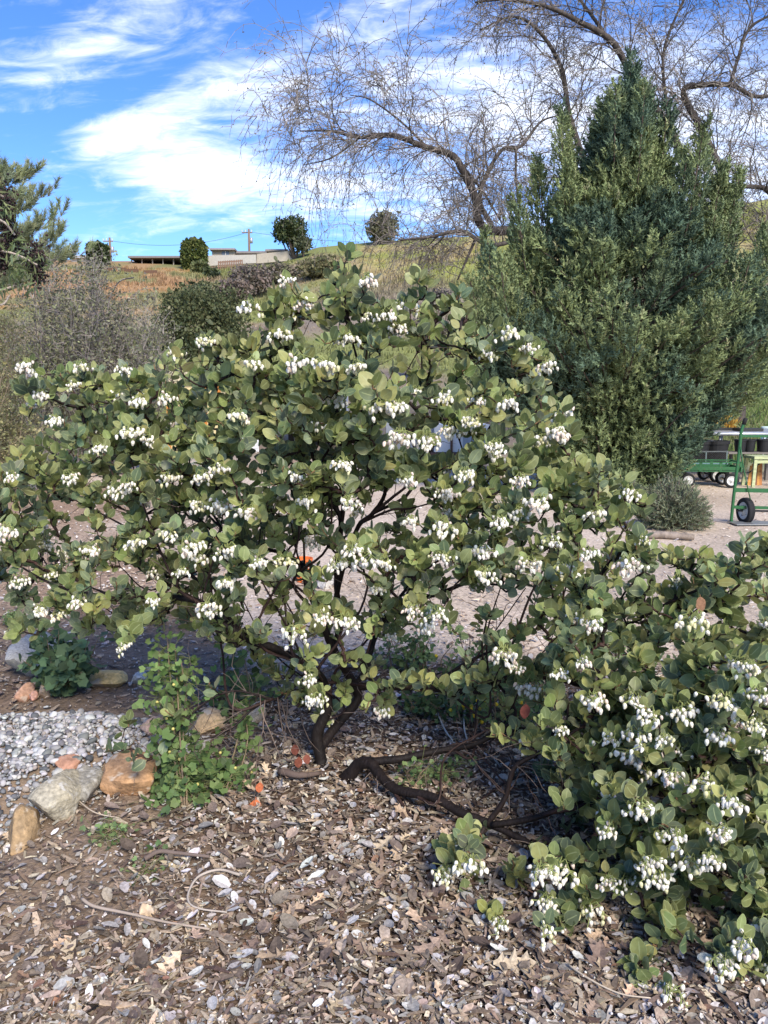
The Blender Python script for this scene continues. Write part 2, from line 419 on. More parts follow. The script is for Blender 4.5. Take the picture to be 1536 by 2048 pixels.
def ground_tint(x, y):
    r = np.hypot(x, y); a = np.arctan2(x, y); n = len(x)
    c = np.tile([.125, .085, .060], (n, 1))
    bare = sstep(.42, .60, fbm(x * 1.3, y * 1.3, 41, 4) + .22 * sstep(-.2, -1.2, x)) * sstep(-.1, -.9, x)
    c = lerp(c, [.225, .168, .122], bare[:, None])
    yd = yard_mask(x, y)[:, None]
    yc = lerp([.45, .365, .28], [.56, .46, .36], sstep(.35, .65, fbm(x * .8, y * .8, 51, 4))[:, None])
    c = lerp(c, yc, yd)
    soil = sstep(.50, .62, fbm(x * .45, y * .45, 61, 3)) * sstep(-1.0, -2.4, x) * sstep(3.5, 5, y)
    c = lerp(c, [.27, .175, .11], soil[:, None] * .8)
    h = sstep(20, 30, r)
    hr = sstep(16, 22, r) * sstep(.26, .46, a)
    h = np.maximum(h, hr)
    n1 = fbm(x * .10, y * .10, 71, 5); n2 = fbm(x * .22, y * .22, 81, 5); n3 = fbm(x * .05 + 7, y * .05, 91, 4)
    hc = np.tile([.27, .22, .14], (n, 1))
    hc = lerp(hc, [.22, .18, .14], sstep(.45, .6, n3)[:, None])
    hc = lerp(hc, [.19, .215, .070], sstep(.45, .58, n1)[:, None] * .9)
    left = sstep(-.18, -.26, a) * sstep(60, 85, r)
    hc = lerp(hc, lerp([.35, .215, .110], [.19, .19, .08], sstep(.44, .58, n2)[:, None]), left[:, None] * .9)
    gr = sstep(-.10, .0, a) * sstep(62, 88, r)
    hc = lerp(hc, lerp([.25, .27, .07], [.34, .28, .13], sstep(.48, .64, n2)[:, None]), gr[:, None] * .9)
    rg = sstep(.25, .46, a) * sstep(60, 35, r)
    hc = lerp(hc, lerp([.13, .17, .05], [.26, .20, .13], sstep(.48, .6, n2)[:, None]), rg[:, None] * .9)
    return lerp(c, hc, h[:, None])
def build_ground():
    th = np.concatenate([np.linspace(-pi, -.72, 46, endpoint=False), np.linspace(-.72, .72, 230, endpoint=False), np.linspace(.72, pi, 46, endpoint=False)])
    rr = np.concatenate([.25 * (150 / .25) ** np.linspace(0, 1, 220), [190, 260, 400, 700, 1400, 2400]])
    T, R = np.meshgrid(th, rr); x = (np.sin(T) * R).ravel(); y = (np.cos(T) * R).ravel()
    z = ground_z(x, y); tint = ground_tint(x, y)
    m, n = len(rr), len(th); i = np.arange(n); j = (i + 1) % n
    q = (np.stack([j, i, n + i, n + j], 1)[None] + (np.arange(m - 1) * n)[:, None, None]).reshape(-1, 4)
    b = MB(); b.add(np.stack([x, y, z], 1), q, None, tint)
    c0 = len(x); zc = gz(0, 0)
    b.add([[0, 0, zc]], None, None, tint[0]); b.t.append(np.stack([i, j, np.full(n, c0)], 1))
    return b.build('ground', M_ground, smooth=True, kind='structure')
ground = build_ground()
ground['label'] = 'brown garden soil, pale dusty yard and dry hillside'

def scatter_pts(x0, x1, y0, y1, n, keep=None):
    x = rng.uniform(x0, x1, n); y = rng.uniform(y0, y1, n)
    if keep is not None:
        k = rng.random(n) < keep(x, y); x, y = x[k], y[k]
    return x, y
def fan(n_near, n_far_pow, y0, y1, n, wide=1.12):
    """points spread over the visible wedge of ground, denser close by"""
    y = y0 * (y1 / y0) ** (rng.random(n) ** n_far_pow)
    x = rng.uniform(-1, 1, n) * (y * .53 * wide + .25)
    return x, y

# -- templates for litter
def chip_template(k):
    r_ = np.random.default_rng(k)
    L = 1.0; w = r_.uniform(.09, .34); t = r_.uniform(.02, .055); b = r_.uniform(-.12, .12)
    xs = np.array([-.5, -.05, .5]); ws = np.array([.5, 1, .35]) * w
    v = []
    for x, ww in zip(xs, ws):
        bend = b * (1 - (2 * x) ** 2); sk = r_.uniform(-.05, .05)
        v += [[x, -ww / 2 + sk, bend], [x, ww / 2 + sk, bend + r_.uniform(-.02, .02)], [x, ww / 2 + sk, bend + t], [x, -ww / 2 + sk, bend + t * r_.uniform(.7, 1.2)]]
    q = []
    for k_ in range(2):
        o = 4 * k_
        for a in (1, 2, 3): q.append([o + a, o + (a + 1) % 4, o + 4 + (a + 1) % 4, o + 4 + a])
    return np.array(v), q
def dead_leaf_template(k):
    r_ = np.random.default_rng(100 + k)
    rows = 4; v = []; fold = r_.uniform(.1, .5); curl = r_.uniform(-.5, .7); tw = r_.uniform(-.5, .5); wid = r_.uniform(.26, .40)
    for i in range(rows):
        t = i / (rows - 1); w = wid * sin(pi * min(max(t, .06), .94)) ** .65
        for u in (-1, 0, 1):
            v.append([(t - .5), u * w, abs(u) * fold * w + curl * (t - .5) ** 2 + tw * (t - .5) * u * w])
    q = []
    for i in range(rows - 1):
        for u in range(2): o = i * 3 + u; q.append([o, o + 1, o + 4, o + 3])
    return np.array(v), q
def oak_leaf_template(k):
    r_ = np.random.default_rng(200 + k)
    prof = [(.0, .03), (.12, .10), (.2, .26), (.28, .11), (.4, .13), (.5, .34), (.58, .14), (.68, .15), (.78, .28), (.86, .12), (1.0, .03)]
    v = []; curl = r_.uniform(-.3, .6); fold = r_.uniform(0, .4)
    for t, w in prof:
        for u in (-1, 0, 1): v.append([(t - .5) + (.06 if u and w > .2 else 0), u * w, abs(u) * w * fold + curl * (t - .5) ** 2 + .05 * r_.uniform(-1, 1) * abs(u)])
    q = []
    for i in range(len(prof) - 1):
        for u in range(2): o = i * 3 + u; q.append([o, o + 1, o + 4, o + 3])
    return np.array(v), q
CHIPS = [chip_template(k) for k in range(10)]
DEAD = [dead_leaf_template(k) for k in range(10)]
OAKL = [oak_leaf_template(k) for k in range(5)]
C_CHIP = [(.42, .345, .25), (.33, .26, .19), (.25, .195, .145), (.18, .14, .108), (.48, .405, .30), (.10, .076, .06), (.32, .285, .245)]
C_DEAD = [(.36, .34, .325), (.45, .43, .415), (.27, .25, .23), (.20, .158, .128), (.26, .205, .16), (.34, .28, .22), (.13, .095, .08), (.25, .145, .095)]
def lay(x, y, size, tilt, lift, z=None):
    K = len(x); az = rng.uniform(0, 2 * pi, K); tx = rng.normal(size=K) * tilt; ty = rng.normal(size=K) * tilt
    ca, sa = np.cos(az), np.sin(az); o = np.zeros(K); l = np.ones(K)
    Rz = np.stack([np.stack([ca, -sa, o], 1), np.stack([sa, ca, o], 1), np.stack([o, o, l], 1)], 1)
    Rx = np.stack([np.stack([l, o, o], 1), np.stack([o, np.cos(tx), -np.sin(tx)], 1), np.stack([o, np.sin(tx), np.cos(tx)], 1)], 1)
    Ry = np.stack([np.stack([np.cos(ty), o, np.sin(ty)], 1), np.stack([o, l, o], 1), np.stack([-np.sin(ty), o, np.cos(ty)], 1)], 1)
    M = np.einsum('kij,kjl,klm->kim', Rz, Rx, Ry) * np.asarray(size)[:, None, None]
    zz_ = ground_z(x, y) if z is None else z
    return M, np.stack([x, y, zz_ + lift], 1)
def litter_keep(x, y):
    bare = sstep(.42, .60, fbm(x * 1.3, y * 1.3, 41, 4) + .22 * sstep(-.2, -1.2, x)) * sstep(-.1, -.9, x)
    return (1 - .76 * bare) * (1 - .93 * yard_mask(x, y)) * (poly_dist(x, y, BED) < -.02)
def near_size(K, a, b): return a * np.exp(rng.normal(size=K) * b)
litter = MB()
GROUND_PIECES = []          # the pieces that show largest: objects of their own under the ground
def scatter_litter(n, templates, cols, s0, sv, tilt, name, single=0, keep=litter_keep, y0=1.35, y1=6.6, p=None, lift=.006, stack=.018):
    x, y = fan(0, .95, y0, y1, n); k = rng.random(n) < keep(x, y); x, y = x[k], y[k]; K = len(x)
    size = np.clip(near_size(K, s0, sv), s0 * .45, s0 * 2.1); tint = pick(cols, K, .22, p)
    M, L = lay(x, y, size, tilt, lift + rng.random(K) * stack)
    which = rng.integers(0, len(templates), K)
    app = size / np.maximum(y, .5) * (y > 1.9) * (np.abs(x) < y * .49)
    app = app * rng.uniform(.6, 1, K)
    L[:, 2] += 0
    big = np.zeros(K, bool)
    if single: big[np.argsort(-app)[:single]] = True; L[big, 2] += .008
    for w in range(len(templates)):
        tv, tq = templates[w]; s_ = (which == w) & ~big
        litter.inst(tv, M[s_], L[s_], quads=tq, tint=tint[s_])
    for i in np.where(big)[0]: GROUND_PIECES.append((name, which[i], M[i], L[i], tint[i], templates))
scatter_litter(34000, CHIPS, C_CHIP, .026, .55, .20, 'wood_chip', 240, p=[.15, .17, .18, .17, .07, .18, .08])
scatter_litter(15000, DEAD, C_DEAD, .029, .34, .28, 'fallen_leaf', 250, p=[.18, .13, .16, .14, .13, .1, .13, .03])
scatter_litter(1300, OAKL, [(.46, .36, .25), (.38, .28, .19), (.30, .22, .16)], .060, .25, .25, 'fallen_oak_leaf', 50)
# thin twigs and bark shreds in the mulch
scatter_litter(7000, CHIPS[:3], [(.22, .16, .11), (.36, .28, .2), (.12, .08, .06)], .045, .6, .12, 'twig', 0)
BIT = [(np.array([[-.5, -.2, 0], [.1, -.28, .10], [.5, .05, 0], [0, .3, .16]]), [[0, 1, 2, 3]]), (np.array([[-.5, -.1, .10], [.4, -.25, 0], [.5, .15, .14], [-.4, .22, 0]]), [[0, 1, 2, 3]])]
# sparser bits on the yard
scatter_litter(26000, BIT, [(.42, .33, .24), (.33, .24, .17), (.52, .44, .36), (.24, .17, .12), (.6, .55, .5)], .030, .4, .3, 'bit', 0, y0=3.8, y1=17,
               keep=lambda x, y: .42 * yard_mask(x, y) + .5 * sstep(-1.2, -2.2, x) * sstep(4, 5, y))
crumb = [(np.array([[-.5, -.2, 0], [.1, -.28, .06], [.5, .05, 0], [0, .3, .10]]), [[0, 1, 2, 3]]), (np.array([[-.5, -.1, .05], [.4, -.2, 0], [.5, .1, .08], [-.4, .18, 0]]), [[0, 1, 2, 3]])]
scatter_litter(52000, crumb, C_CHIP + [(.10, .07, .05), (.45, .42, .39)], .013, .45, .4, 'crumb', 0, lift=.004, stack=.02, keep=lambda x, y: np.clip(litter_keep(x, y) + .35, 0, 1) * (poly_dist(x, y, BED) < -.02) * (1 - .6 * yard_mask(x, y)))
lo = litter.build('mulch_litter', M_litter, kind='stuff')
tag(lo, 'brown mulch of wood chips, bark shreds and grey dead leaves', 'mulch', kind='stuff')
_pm = {}
for (nm, w, M, L, t, tpl) in GROUND_PIECES:
    key = (nm, int(w), int(rng.integers(0, 4)))
    if key not in _pm:
        b = MB(); b.add(tpl[int(w)][0], tpl[int(w)][1], None, t); _pm[key] = b.mesh(nm, M_litter)
    o = bpy.data.objects.new(nm, _pm[key]); col.objects.link(o); o.parent = ground
    mw = np.eye(4); mw[:3, :3] = M; mw[:3, 3] = L
    from mathutils import Matrix
    o.matrix_local = Matrix(mw.tolist())
# fallen white blossoms
x, y = fan(0, 1.0, 1.5, 4.2, 1200); k = rng.random(1200) < litter_keep(x, y) * sstep(-1.6, -.2, x + .5); x, y = x[k], y[k]
oct_v = np.array([[1, 0, 0], [-1, 0, 0], [0, 1, 0], [0, -1, 0], [0, 0, 1.2], [0, 0, -1.2]]); oct_t = [[0, 2, 4], [2, 1, 4], [1, 3, 4], [3, 0, 4], [2, 0, 5], [1, 2, 5], [3, 1, 5], [0, 3, 5]]
M, L = lay(x, y, rng.uniform(.0022, .0052, len(x)), 1.0, .022 + rng.random(len(x)) * .012)
fb = MB(); fb.inst(oct_v, M, L, tris=oct_t, tint=pick([(.82, .78, .72), (.7, .64, .55)], len(x), .08))
tag(fb.build('fallen_blossom', M_flower, smooth=True), 'tiny white bell blossoms dropped over the mulch', 'blossom', kind='stuff')

# ------------------------------------------------------------------ gravel bed
def ico(sub=1):
    t = (1 + 5 ** .5) / 2
    v = [(-1, t, 0), (1, t, 0), (-1, -t, 0), (1, -t, 0), (0, -1, t), (0, 1, t), (0, -1, -t), (0, 1, -t), (t, 0, -1), (t, 0, 1), (-t, 0, -1), (-t, 0, 1)]
    v = [unit(a) for a in v]
    f = [(0, 11, 5), (0, 5, 1), (0, 1, 7), (0, 7, 10), (0, 10, 11), (1, 5, 9), (5, 11, 4), (11, 10, 2), (10, 7, 6), (7, 1, 8), (3, 9, 4), (3, 4, 2), (3, 2, 6), (3, 6, 8), (3, 8, 9), (4, 9, 5), (2, 4, 11), (6, 2, 10), (8, 6, 7), (9, 8, 1)]
    for _ in range(sub):
        c = {}; g = []
        def mid(a, b):
            k = (min(a, b), max(a, b))
            if k not in c: v.append(unit(v[a] + v[b])); c[k] = len(v) - 1
            return c[k]
        for a, b, d in f:
            ab, bd, da = mid(a, b), mid(b, d), mid(d, a); g += [(a, ab, da), (b, bd, ab), (d, da, bd), (ab, bd, da)]
        f = g
    return np.array(v), np.array(f)
ICO0, ICO0F = ico(0); ICO1, ICO1F = ico(1); ICO2, ICO2F = ico(2); ICO3, ICO3F = ico(3)
def pebble_template(k):
    r_ = np.random.default_rng(300 + k); v = ICO1.copy()
    for _ in range(4):
        n = unit(r_.normal(size=3)); d = r_.uniform(.55, .85); s_ = v @ n; v = v - np.clip(s_ - d, 0, None)[:, None] * n * .9
    v = v * np.array([1, r_.uniform(.6, .9), r_.uniform(.45, .7)])
    return v
PEB = [pebble_template(k) for k in range(10)]
bed_x0, bed_x1 = BED[:, 0].min(), BED[:, 0].max(); bed_y0, bed_y1 = BED[:, 1].min(), BED[:, 1].max()
x = rng.uniform(bed_x0, bed_x1, 16000); y = rng.uniform(bed_y0, bed_y1, 16000)
pd = poly_dist(x, y, BED); k = (x > -3.0) & (rng.random(len(x)) < sstep(-.16, .06, pd) * (1 - .35 * sstep(.55, .75, fbm(x * 2, y * 2, 5, 3)))); x, y = x[k], y[k]
K = len(x); size = np.clip(near_size(K, .0104, .42), .004, .027)
M, L = lay(x, y, size, .35, size * .25 + rng.random(K) * .012)
tint = pick([(.42, .41, .40), (.34, .335, .33), (.26, .26, .262), (.17, .173, .18), (.50, .49, .47), (.31, .275, .235), (.095, .10, .105)], K, .14, [.24, .2, .17, .13, .11, .08, .07])
which = rng.integers(0, len(PEB), K)
app = size / y * (np.abs(x) < y * .5); big = np.zeros(K, bool); big[np.argsort(-app)[:280]] = True
gb = MB()
for w in range(len(PEB)):
    s_ = (which == w) & ~big; gb.inst(PEB[w][:12], M[s_], L[s_], tris=ICO0F, tint=tint[s_])
gravel = tag(gb.build('gravel', M_pebble, smooth=True, kind='stuff'), 'pale grey and white gravel bed behind the edging rocks', 'gravel', kind='stuff')
_pm = {}
for i in np.where(big)[0]:
    key = (int(which[i]), int(rng.integers(0, 5)))
    if key not in _pm:
        b = MB(); b.add(PEB[key[0]], None, ICO1F, tint[i]); _pm[key] = b.mesh('pebble', M_pebble, True)
    o = bpy.data.objects.new('pebble', _pm[key]); col.objects.link(o); o.parent = gravel
    mw = np.eye(4); mw[:3, :3] = M[i]; mw[:3, 3] = L[i]; o.matrix_local = Matrix(mw.tolist())

# ------------------------------------------------------------------ rocks
def rock(name, label, px, py0, py1, w_px, depth, tint, mat, seed, rz=0.0, flat=1.0, sink=.25, cat='rock', cuts=9, group=None):
    """a broken stone whose base stands at pixel row py1, top at py0"""
    r_ = np.random.default_rng(seed); p = on_ground(px, py1); d = p[1] + depth * .5
    w = w_px * d / F; h = (py1 - py0) * d / F
    v = ICO3.copy(); rad_ = np.ones(len(v))
    for _ in range(cuts + 5):
        n = unit(r_.normal(size=3) * [1, 1, .8]); dd = r_.uniform(.50, .85); s_ = ICO3 @ n; rad_ = np.minimum(rad_, np.where(s_ > .05, dd / np.maximum(s_, .05), 9))
    v = v * rad_[:, None]
    f3 = lambda q, s, k: (fbm(v[:, 0] * q + s, v[:, 1] * q, k, 3) + fbm(v[:, 1] * q + s, v[:, 2] * q, k + 5, 3) + fbm(v[:, 2] * q + s, v[:, 0] * q, k + 9, 3))[:, None] / 3 - .5
    nz = f3(2.2, seed, seed) * 1.6
    v = v * (1 + .22 * nz)
    v = v + .07 * unit(v) * f3(5.0, seed, seed + 3)
    v = v @ rotz(rz).T
    ext = v.max(0) - v.min(0); v = (v - v.min(0) - ext / 2) / ext
    v = v * np.array([w, depth, h * (1 + sink)])
    z0 = gz(p[0], d)
    b = MB(); c = np.asarray(tint)
    tt = lerp(c, c * [1.25, 1.2, 1.1], np.clip(nz * 2 + .5, 0, 1))
    b.add(v, None, ICO3F, tt)
    me = b.mesh(name, mat, True); me.set_sharp_from_angle(angle=radians(38))
    o = bpy.data.objects.new(name, me); col.objects.link(o); o.location = (p[0], d, z0 + h * (1 - sink) / 2)
    return tag(o, label, cat, group)
rock('edging_rock', 'rusty orange and white edging rock beside the currant stems', 243, 1533, 1603, 118, .24, (.40, .24, .13), M_tanrock, 5, .2)
rock('edging_rock', 'grey lichen-speckled edging rock between the rusty and the yellow-grey rock', 150, 1566, 1622, 66, .22, (.25, .235, .20), M_rock, 8, .4)
rock('edging_rock', 'large grey edging rock with yellow stain', 88, 1583, 1662, 100, .26, (.34, .31, .24), M_rock, 12, 1.1)
rock('edging_rock', 'brown layered rock at the end of the edging row', 22, 1632, 1712, 66, .22, (.30, .21, .12), M_tanrock, 15, .3)
rock('stone_flake', 'thin reddish stone flake lying on the grey edging rock', 128, 1553, 1573, 50, .10, (.36, .20, .14), M_tanrock, 18, .2, sink=.1)
rock('boulder', 'rounded tan boulder beside the gravel bed', 405, 1434, 1482, 76, .22, (.50, .37, .23), M_tanrock, 21, .6, cuts=4)
rock('stone', 'small angular grey stone under the tan boulder', 398, 1478, 1508, 36, .10, (.34, .33, .33), M_rock, 24, .1)
rock('stone', 'pink stone half hidden by the currant leaves', 300, 1484, 1516, 58, .14, (.50, .34, .26), M_tanrock, 27, .9)
rock('boulder', 'big pale grey boulder beside the geranium clump', 34, 1300, 1372, 118, .5, (.42, .40, .36), M_rock, 30, .4)
rock('stone', 'orange-pink stone in front of the pale boulder', 40, 1374, 1406, 38, .13, (.47, .28, .19), M_tanrock, 33, .2)
rock('stone', 'small salmon pebble-sized stone beside the orange stone', 62, 1388, 1404, 20, .07, (.52, .30, .23), M_tanrock, 36, .7, cuts=5)
rock('stone', 'tan wedge-shaped stone beside the salmon stone', 88, 1369, 1402, 36, .12, (.47, .37, .26), M_tanrock, 39, 1.2)
rock('stone_slab', 'long yellow stone slab lying flat beyond the gravel', 196, 1351, 1380, 104, .16, (.55, .41, .19), M_tanrock, 42, .05)
rock('stone', 'white stone beyond the yellow slab', 272, 1348, 1372, 34, .12, (.55, .53, .50), M_rock, 45, .5)
rock('stone', 'smooth tan stone half buried in the mulch', 288, 1815, 1853, 34, .06, (.46, .35, .24), M_tanrock, 48, .3, cuts=3)
rock('stone', 'small tan stone in mulch below the drooping blossoms', 956, 1925, 1943, 24, .05, (.44, .34, .23), M_tanrock, 50, .3, cuts=4)
rock('stone', 'ivory stone beyond the boulder among currant stems', 510, 1415, 1450, 40, .14, (.52, .44, .34), M_tanrock, 53, .3)
rock('stone', 'grey concrete lump beside the orange bucket', 652, 1150, 1180, 44, .2, (.42, .41, .40), M_rock, 55, .3, cuts=5)
# ------------------------------------------------------------------ the manzanita
C_SHRUB = P(648, 1578, 3.07)
shrub_base = on_ground(648, 1582)
shrub = thing('manzanita_shrub', 'large spreading manzanita shrub with dark red limbs and white bell blossoms', 'shrub', shrub_base)
limb_defs = [   # (name, [(px, py, depth, radius)]) : first point of each lies on its parent limb
    [(655, 1612, 3.03, .075), (648, 1578, 3.04, .058), (645, 1555, 3.05, .044), (637, 1510, 3.08, .036), (637, 1465, 3.10, .034), (655, 1415, 3.10, .032), (652, 1375, 3.08, .028), (630, 1345, 3.04, .026), (555, 1300, 2.96, .024), (500, 1280, 2.92, .022), (440, 1236, 2.92, .020), (385, 1206, 2.95, .018), (295, 1190, 3.05, .015), (180, 1192, 3.18, .012), (95, 1165, 3.3, .008), (20, 1120, 3.45, .005)],
    [(637, 1500, 3.09, .030), (672, 1450, 3.20, .030), (707, 1404, 3.28, .030), (712, 1372, 3.30, .030), (670, 1298, 3.26, .026), (640, 1235, 3.24, .021), (614, 1175, 3.24, .018), (603, 1130, 3.25, .015), (560, 1105, 3.3, .012), (480, 1092, 3.4, .010), (420, 1060, 3.5, .009), (340, 980, 3.65, .008), (260, 900, 3.75, .006), (170, 820, 3.85, .004)],
    [(712, 1372, 3.30, .026), (754, 1373, 3.28, .024), (860, 1375, 3.20, .023), (915, 1383, 3.15, .022), (987, 1362, 3.1, .021), (1071, 1353, 3.05, .018), (1150, 1368, 2.95, .015), (1230, 1398, 2.85, .012), (1320, 1440, 2.75, .009), (1420, 1480, 2.65, .006)],
    [(712, 1368, 3.30, .020), (731, 1336, 3.34, .018), (750, 1277, 3.38, .017), (767, 1233, 3.38, .016), (806, 1204, 3.36, .014), (870, 1188, 3.3, .013), (960, 1152, 3.25, .012), (1060, 1118, 3.2, .010), (1150, 1060, 3.15, .007), (1240, 1000, 3.15, .005)],
    [(668, 1296, 3.26, .020), (672, 1240, 3.24, .018), (670, 1160, 3.22, .017), (680, 1048, 3.18, .015), (668, 1012, 3.16, .014), (646, 984, 3.15, .012), (620, 900, 3.1, .010), (600, 800, 3.05, .008), (585, 690, 3.0, .006), (578, 620, 3.0, .004)],
    [(671, 1200, 3.23, .016), (690, 1130, 3.15, .015), (717, 1049, 3.08, .014), (744, 1028, 3.06, .013), (768, 978, 3.03, .011), (760, 880, 2.95, .009), (735, 790, 2.88, .008), (708, 700, 2.85, .006), (690, 620, 2.85, .005), (684, 560, 2.85, .004), (690, 525, 2.85, .003)],
    [(806, 1204, 3.36, .013), (850, 1130, 3.4, .012), (880, 1040, 3.4, .011), (930, 930, 3.35, .009), (965, 880, 3.3, .008), (1010, 800, 3.3, .006), (1040, 730, 3.3, .004)],
    [(744, 1028, 3.06, .010), (820, 980, 3.1, .009), (850, 860, 3.1, .007), (845, 740, 3.1, .005), (842, 640, 3.1, .004)],
    [(652, 1585, 3.02, .052), (690, 1558, 2.98, .044), (720, 1532, 2.95, .036), (745, 1523, 2.93, .033), (757, 1550, 2.86, .029), (790, 1575, 2.78, .027), (860, 1596, 2.68, .025), (920, 1622, 2.6, .023), (975, 1647, 2.52, .020), (1060, 1690, 2.42, .015), (1170, 1745, 2.3, .011), (1290, 1800, 2.2, .008), (1400, 1850, 2.12, .005)],
    [(745, 1523, 2.93, .024), (800, 1515, 2.92, .022), (870, 1500, 2.92, .020), (950, 1481, 2.92, .018), (1020, 1462, 2.9, .016), (1120, 1470, 2.8, .013), (1220, 1500, 2.7, .010), (1330, 1530, 2.6, .008), (1450, 1570, 2.5, .005)],
    [(975, 1647, 2.52, .015), (1010, 1600, 2.52, .013), (1030, 1545, 2.52, .012), (1065, 1510, 2.52, .010), (1110, 1485, 2.52, .008), (1180, 1440, 2.5, .005)],
    [(985, 1650, 2.5, .016), (1060, 1638, 2.45, .015), (1140, 1618, 2.4, .013), (1230, 1590, 2.35, .010), (1340, 1560, 2.3, .008), (1470, 1510, 2.25, .005)],
    [(1071, 1353, 3.05, .014), (1130, 1330, 2.98, .012), (1190, 1285, 2.9, .011), (1280, 1240, 2.82, .009), (1380, 1190, 2.75, .007), (1480, 1150, 2.7, .005), (1560, 1110, 2.66, .003)],
    [(555, 1300, 2.96, .014), (480, 1260, 3.05, .012), (400, 1160, 3.15, .010), (330, 1110, 3.2, .008), (260, 1060, 3.25, .006), (150, 1000, 3.3, .004)],
    [(860, 1375, 3.20, .012), (930, 1330, 3.3, .011), (1000, 1290, 3.4, .009), (1090, 1230, 3.45, .007), (1180, 1160, 3.5, .005)],
    [(767, 1233, 3.38, .012), (840, 1150, 3.5, .010), (920, 1090, 3.55, .008), (1000, 1030, 3.6, .006), (1080, 960, 3.6, .004)],
    [(620, 1348, 3.03, .008), (560, 1390, 2.95, .0075), (545, 1395, 2.93, .007), (470, 1385, 2.88, .006), (420, 1400, 2.85, .0055), (370, 1450, 2.8, .005), (335, 1500, 2.76, .0045), (300, 1520, 2.74, .0025)],
    [(545, 1395, 2.93, .0065), (505, 1420, 2.88, .0065), (470, 1450, 2.84, .006), (430, 1476, 2.8, .0055), (395, 1480, 2.78, .003)],
    [(480, 1092, 3.4, .008), (400, 1010, 3.55, .007), (375, 930, 3.65, .006), (370, 850, 3.7, .005), (345, 770, 3.75, .003)],
    [(600, 800, 3.05, .006), (520, 770, 3.0, .005), (450, 740, 3.0, .004), (420, 700, 3.0, .003)],
]
NP, ND, NL, NR = [], [], [], []       # nodes: position, growth direction, limb index, index along limb
limb_pts, limb_rad = [], []
for li, pts in enumerate(limb_defs):
    w = np.array([P(a, b, c) for a, b, c, _ in pts]); r = np.array([p_[3] for p_ in pts])
    w[1:-1] += rng.normal(size=(len(w) - 2, 3)) * .006
    cp = catmull(w, 7); cr = np.interp(np.linspace(0, len(r) - 1, len(cp)), np.arange(len(r)), r)
    cr = cr * (1 + .10 * np.sin(np.arange(len(cr)) * .9 + li) * (rng.random(len(cr)) - .3))
    limb_pts.append(cp); limb_rad.append(cr)
    g = unit(np.gradient(cp, axis=0))
    s0 = int(len(cp) * (.30 if li in (0, 1, 8) else .22))
    for k in range(s0, len(cp)): NP.append(cp[k]); ND.append(g[k]); NL.append(li); NR.append(-1)
N_MAIN = len(NP)
# outline of the crown as the photograph shows it
CROWN = np.array([(20, 770), (70, 735), (160, 735), (250, 745), (340, 712), (430, 680), (500, 690), (560, 600), (600, 590), (640, 600), (680, 515), (715, 540), (745, 600), (790, 625), (835, 560), (865, 600), (920, 600), (940, 645), (1000, 660), (1075, 700), (1100, 745), (1110, 790), (1145, 840), (1150, 900),
                  (1205, 935), (1275, 965), (1300, 1020), (1290, 1080), (1400, 1120), (1470, 1110), (1520, 1070), (1600, 1100), (1620, 1400), (1620, 1960), (1440, 1990), (1270, 1985), (1180, 1920), (1090, 1925), (1040, 1860), (960, 1850), (900, 1780), (860, 1740), (880, 1680), (960, 1670),
                  (1040, 1700), (1130, 1690), (1120, 1600), (1080, 1540), (1000, 1490), (960, 1450), (930, 1400), (860, 1385), (800, 1400), (740, 1440), (640, 1430), (560, 1390), (520, 1330), (430, 1280), (330, 1250), (250, 1290), (130, 1255), (40, 1295), (20, 1180), (-60, 1110), (-80, 930), (30, 930), (60, 860)], float)
def in_poly(px, py): return poly_dist(np.array([px]), np.array([py]), CROWN)[0] > 0
HOLES = [((900, 1290), 130, 80, .9), ((560, 1240), 80, 70, .6), ((680, 1300), 100, 70, .85), ((1040, 1290), 80, 60, .65), ((330, 1180), 90, 40, .4), ((780, 1010), 120, 65, .85), ((620, 1130), 80, 80, .8), ((960, 1220), 130, 70, .85), ((800, 1310), 150, 60, .9), ((740, 1170), 90, 60, .7), ((700, 1380), 90, 50, .7), ((860, 1440), 150, 60, .9), ((460, 1330), 100, 45, .7), ((1020, 1570), 90, 60, .85),
         ((600, 1320), 60, 50, .6), ((1000, 1430), 90, 50, .6), ((90, 880), 60, 40, .7), ((60, 1000), 50, 40, .3), ((1100, 1660), 80, 40, .6), ((1220, 1850), 70, 50, .3), ((1050, 1780), 60, 50, .4), ((640, 675), 50, 45, .7), ((810, 700), 60, 50, .6), ((900, 650), 45, 40, .6), ((760, 590), 50, 40, .8), ((505, 870), 24, 24, .7), ((890, 890), 80, 30, .6)]
def hole(px, py): return max([h[3] * float(sstep(1.1, .5, math.hypot((px - h[0][0]) / h[1], (py - h[0][1]) / h[2]))) for h in HOLES])
def front(px, py):
    """depth of the near face of the crown"""
    k = np.array([[40, 800, 3.35], [40, 1000, 3.1], [40, 1200, 2.95], [300, 760, 3.25], [300, 1000, 3.0], [300, 1220, 2.75], [560, 620, 2.75], [560, 900, 2.55], [560, 1200, 2.55], [620, 1400, 2.75], [690, 540, 2.72], [700, 800, 2.45], [760, 1050, 2.6], [760, 1300, 2.75],
                  [900, 640, 2.85], [950, 850, 2.65], [950, 1080, 2.6], [950, 1350, 2.65], [1100, 760, 2.95], [1150, 1000, 2.7], [1200, 1250, 2.35], [1280, 1030, 2.75], [1400, 1150, 2.45], [1400, 1400, 2.2], [1560, 1150, 2.4], [1560, 1400, 2.1], [1150, 1500, 2.35], [1300, 1650, 2.0], [1500, 1700, 1.9], [920, 1720, 2.25], [1080, 1820, 2.05], [1300, 1930, 1.87], [1530, 1950, 1.82]])
    w = 1 / ((px - k[:, 0]) ** 2 + (py - k[:, 1]) ** 2 + 900) ** 1.4
    return float((w * k[:, 2]).sum() / w.sum())
def clamp_d(px, py, d):
    if py > 860: d = min(d, CAM_H * F / (py - 800) * .955)
    return d
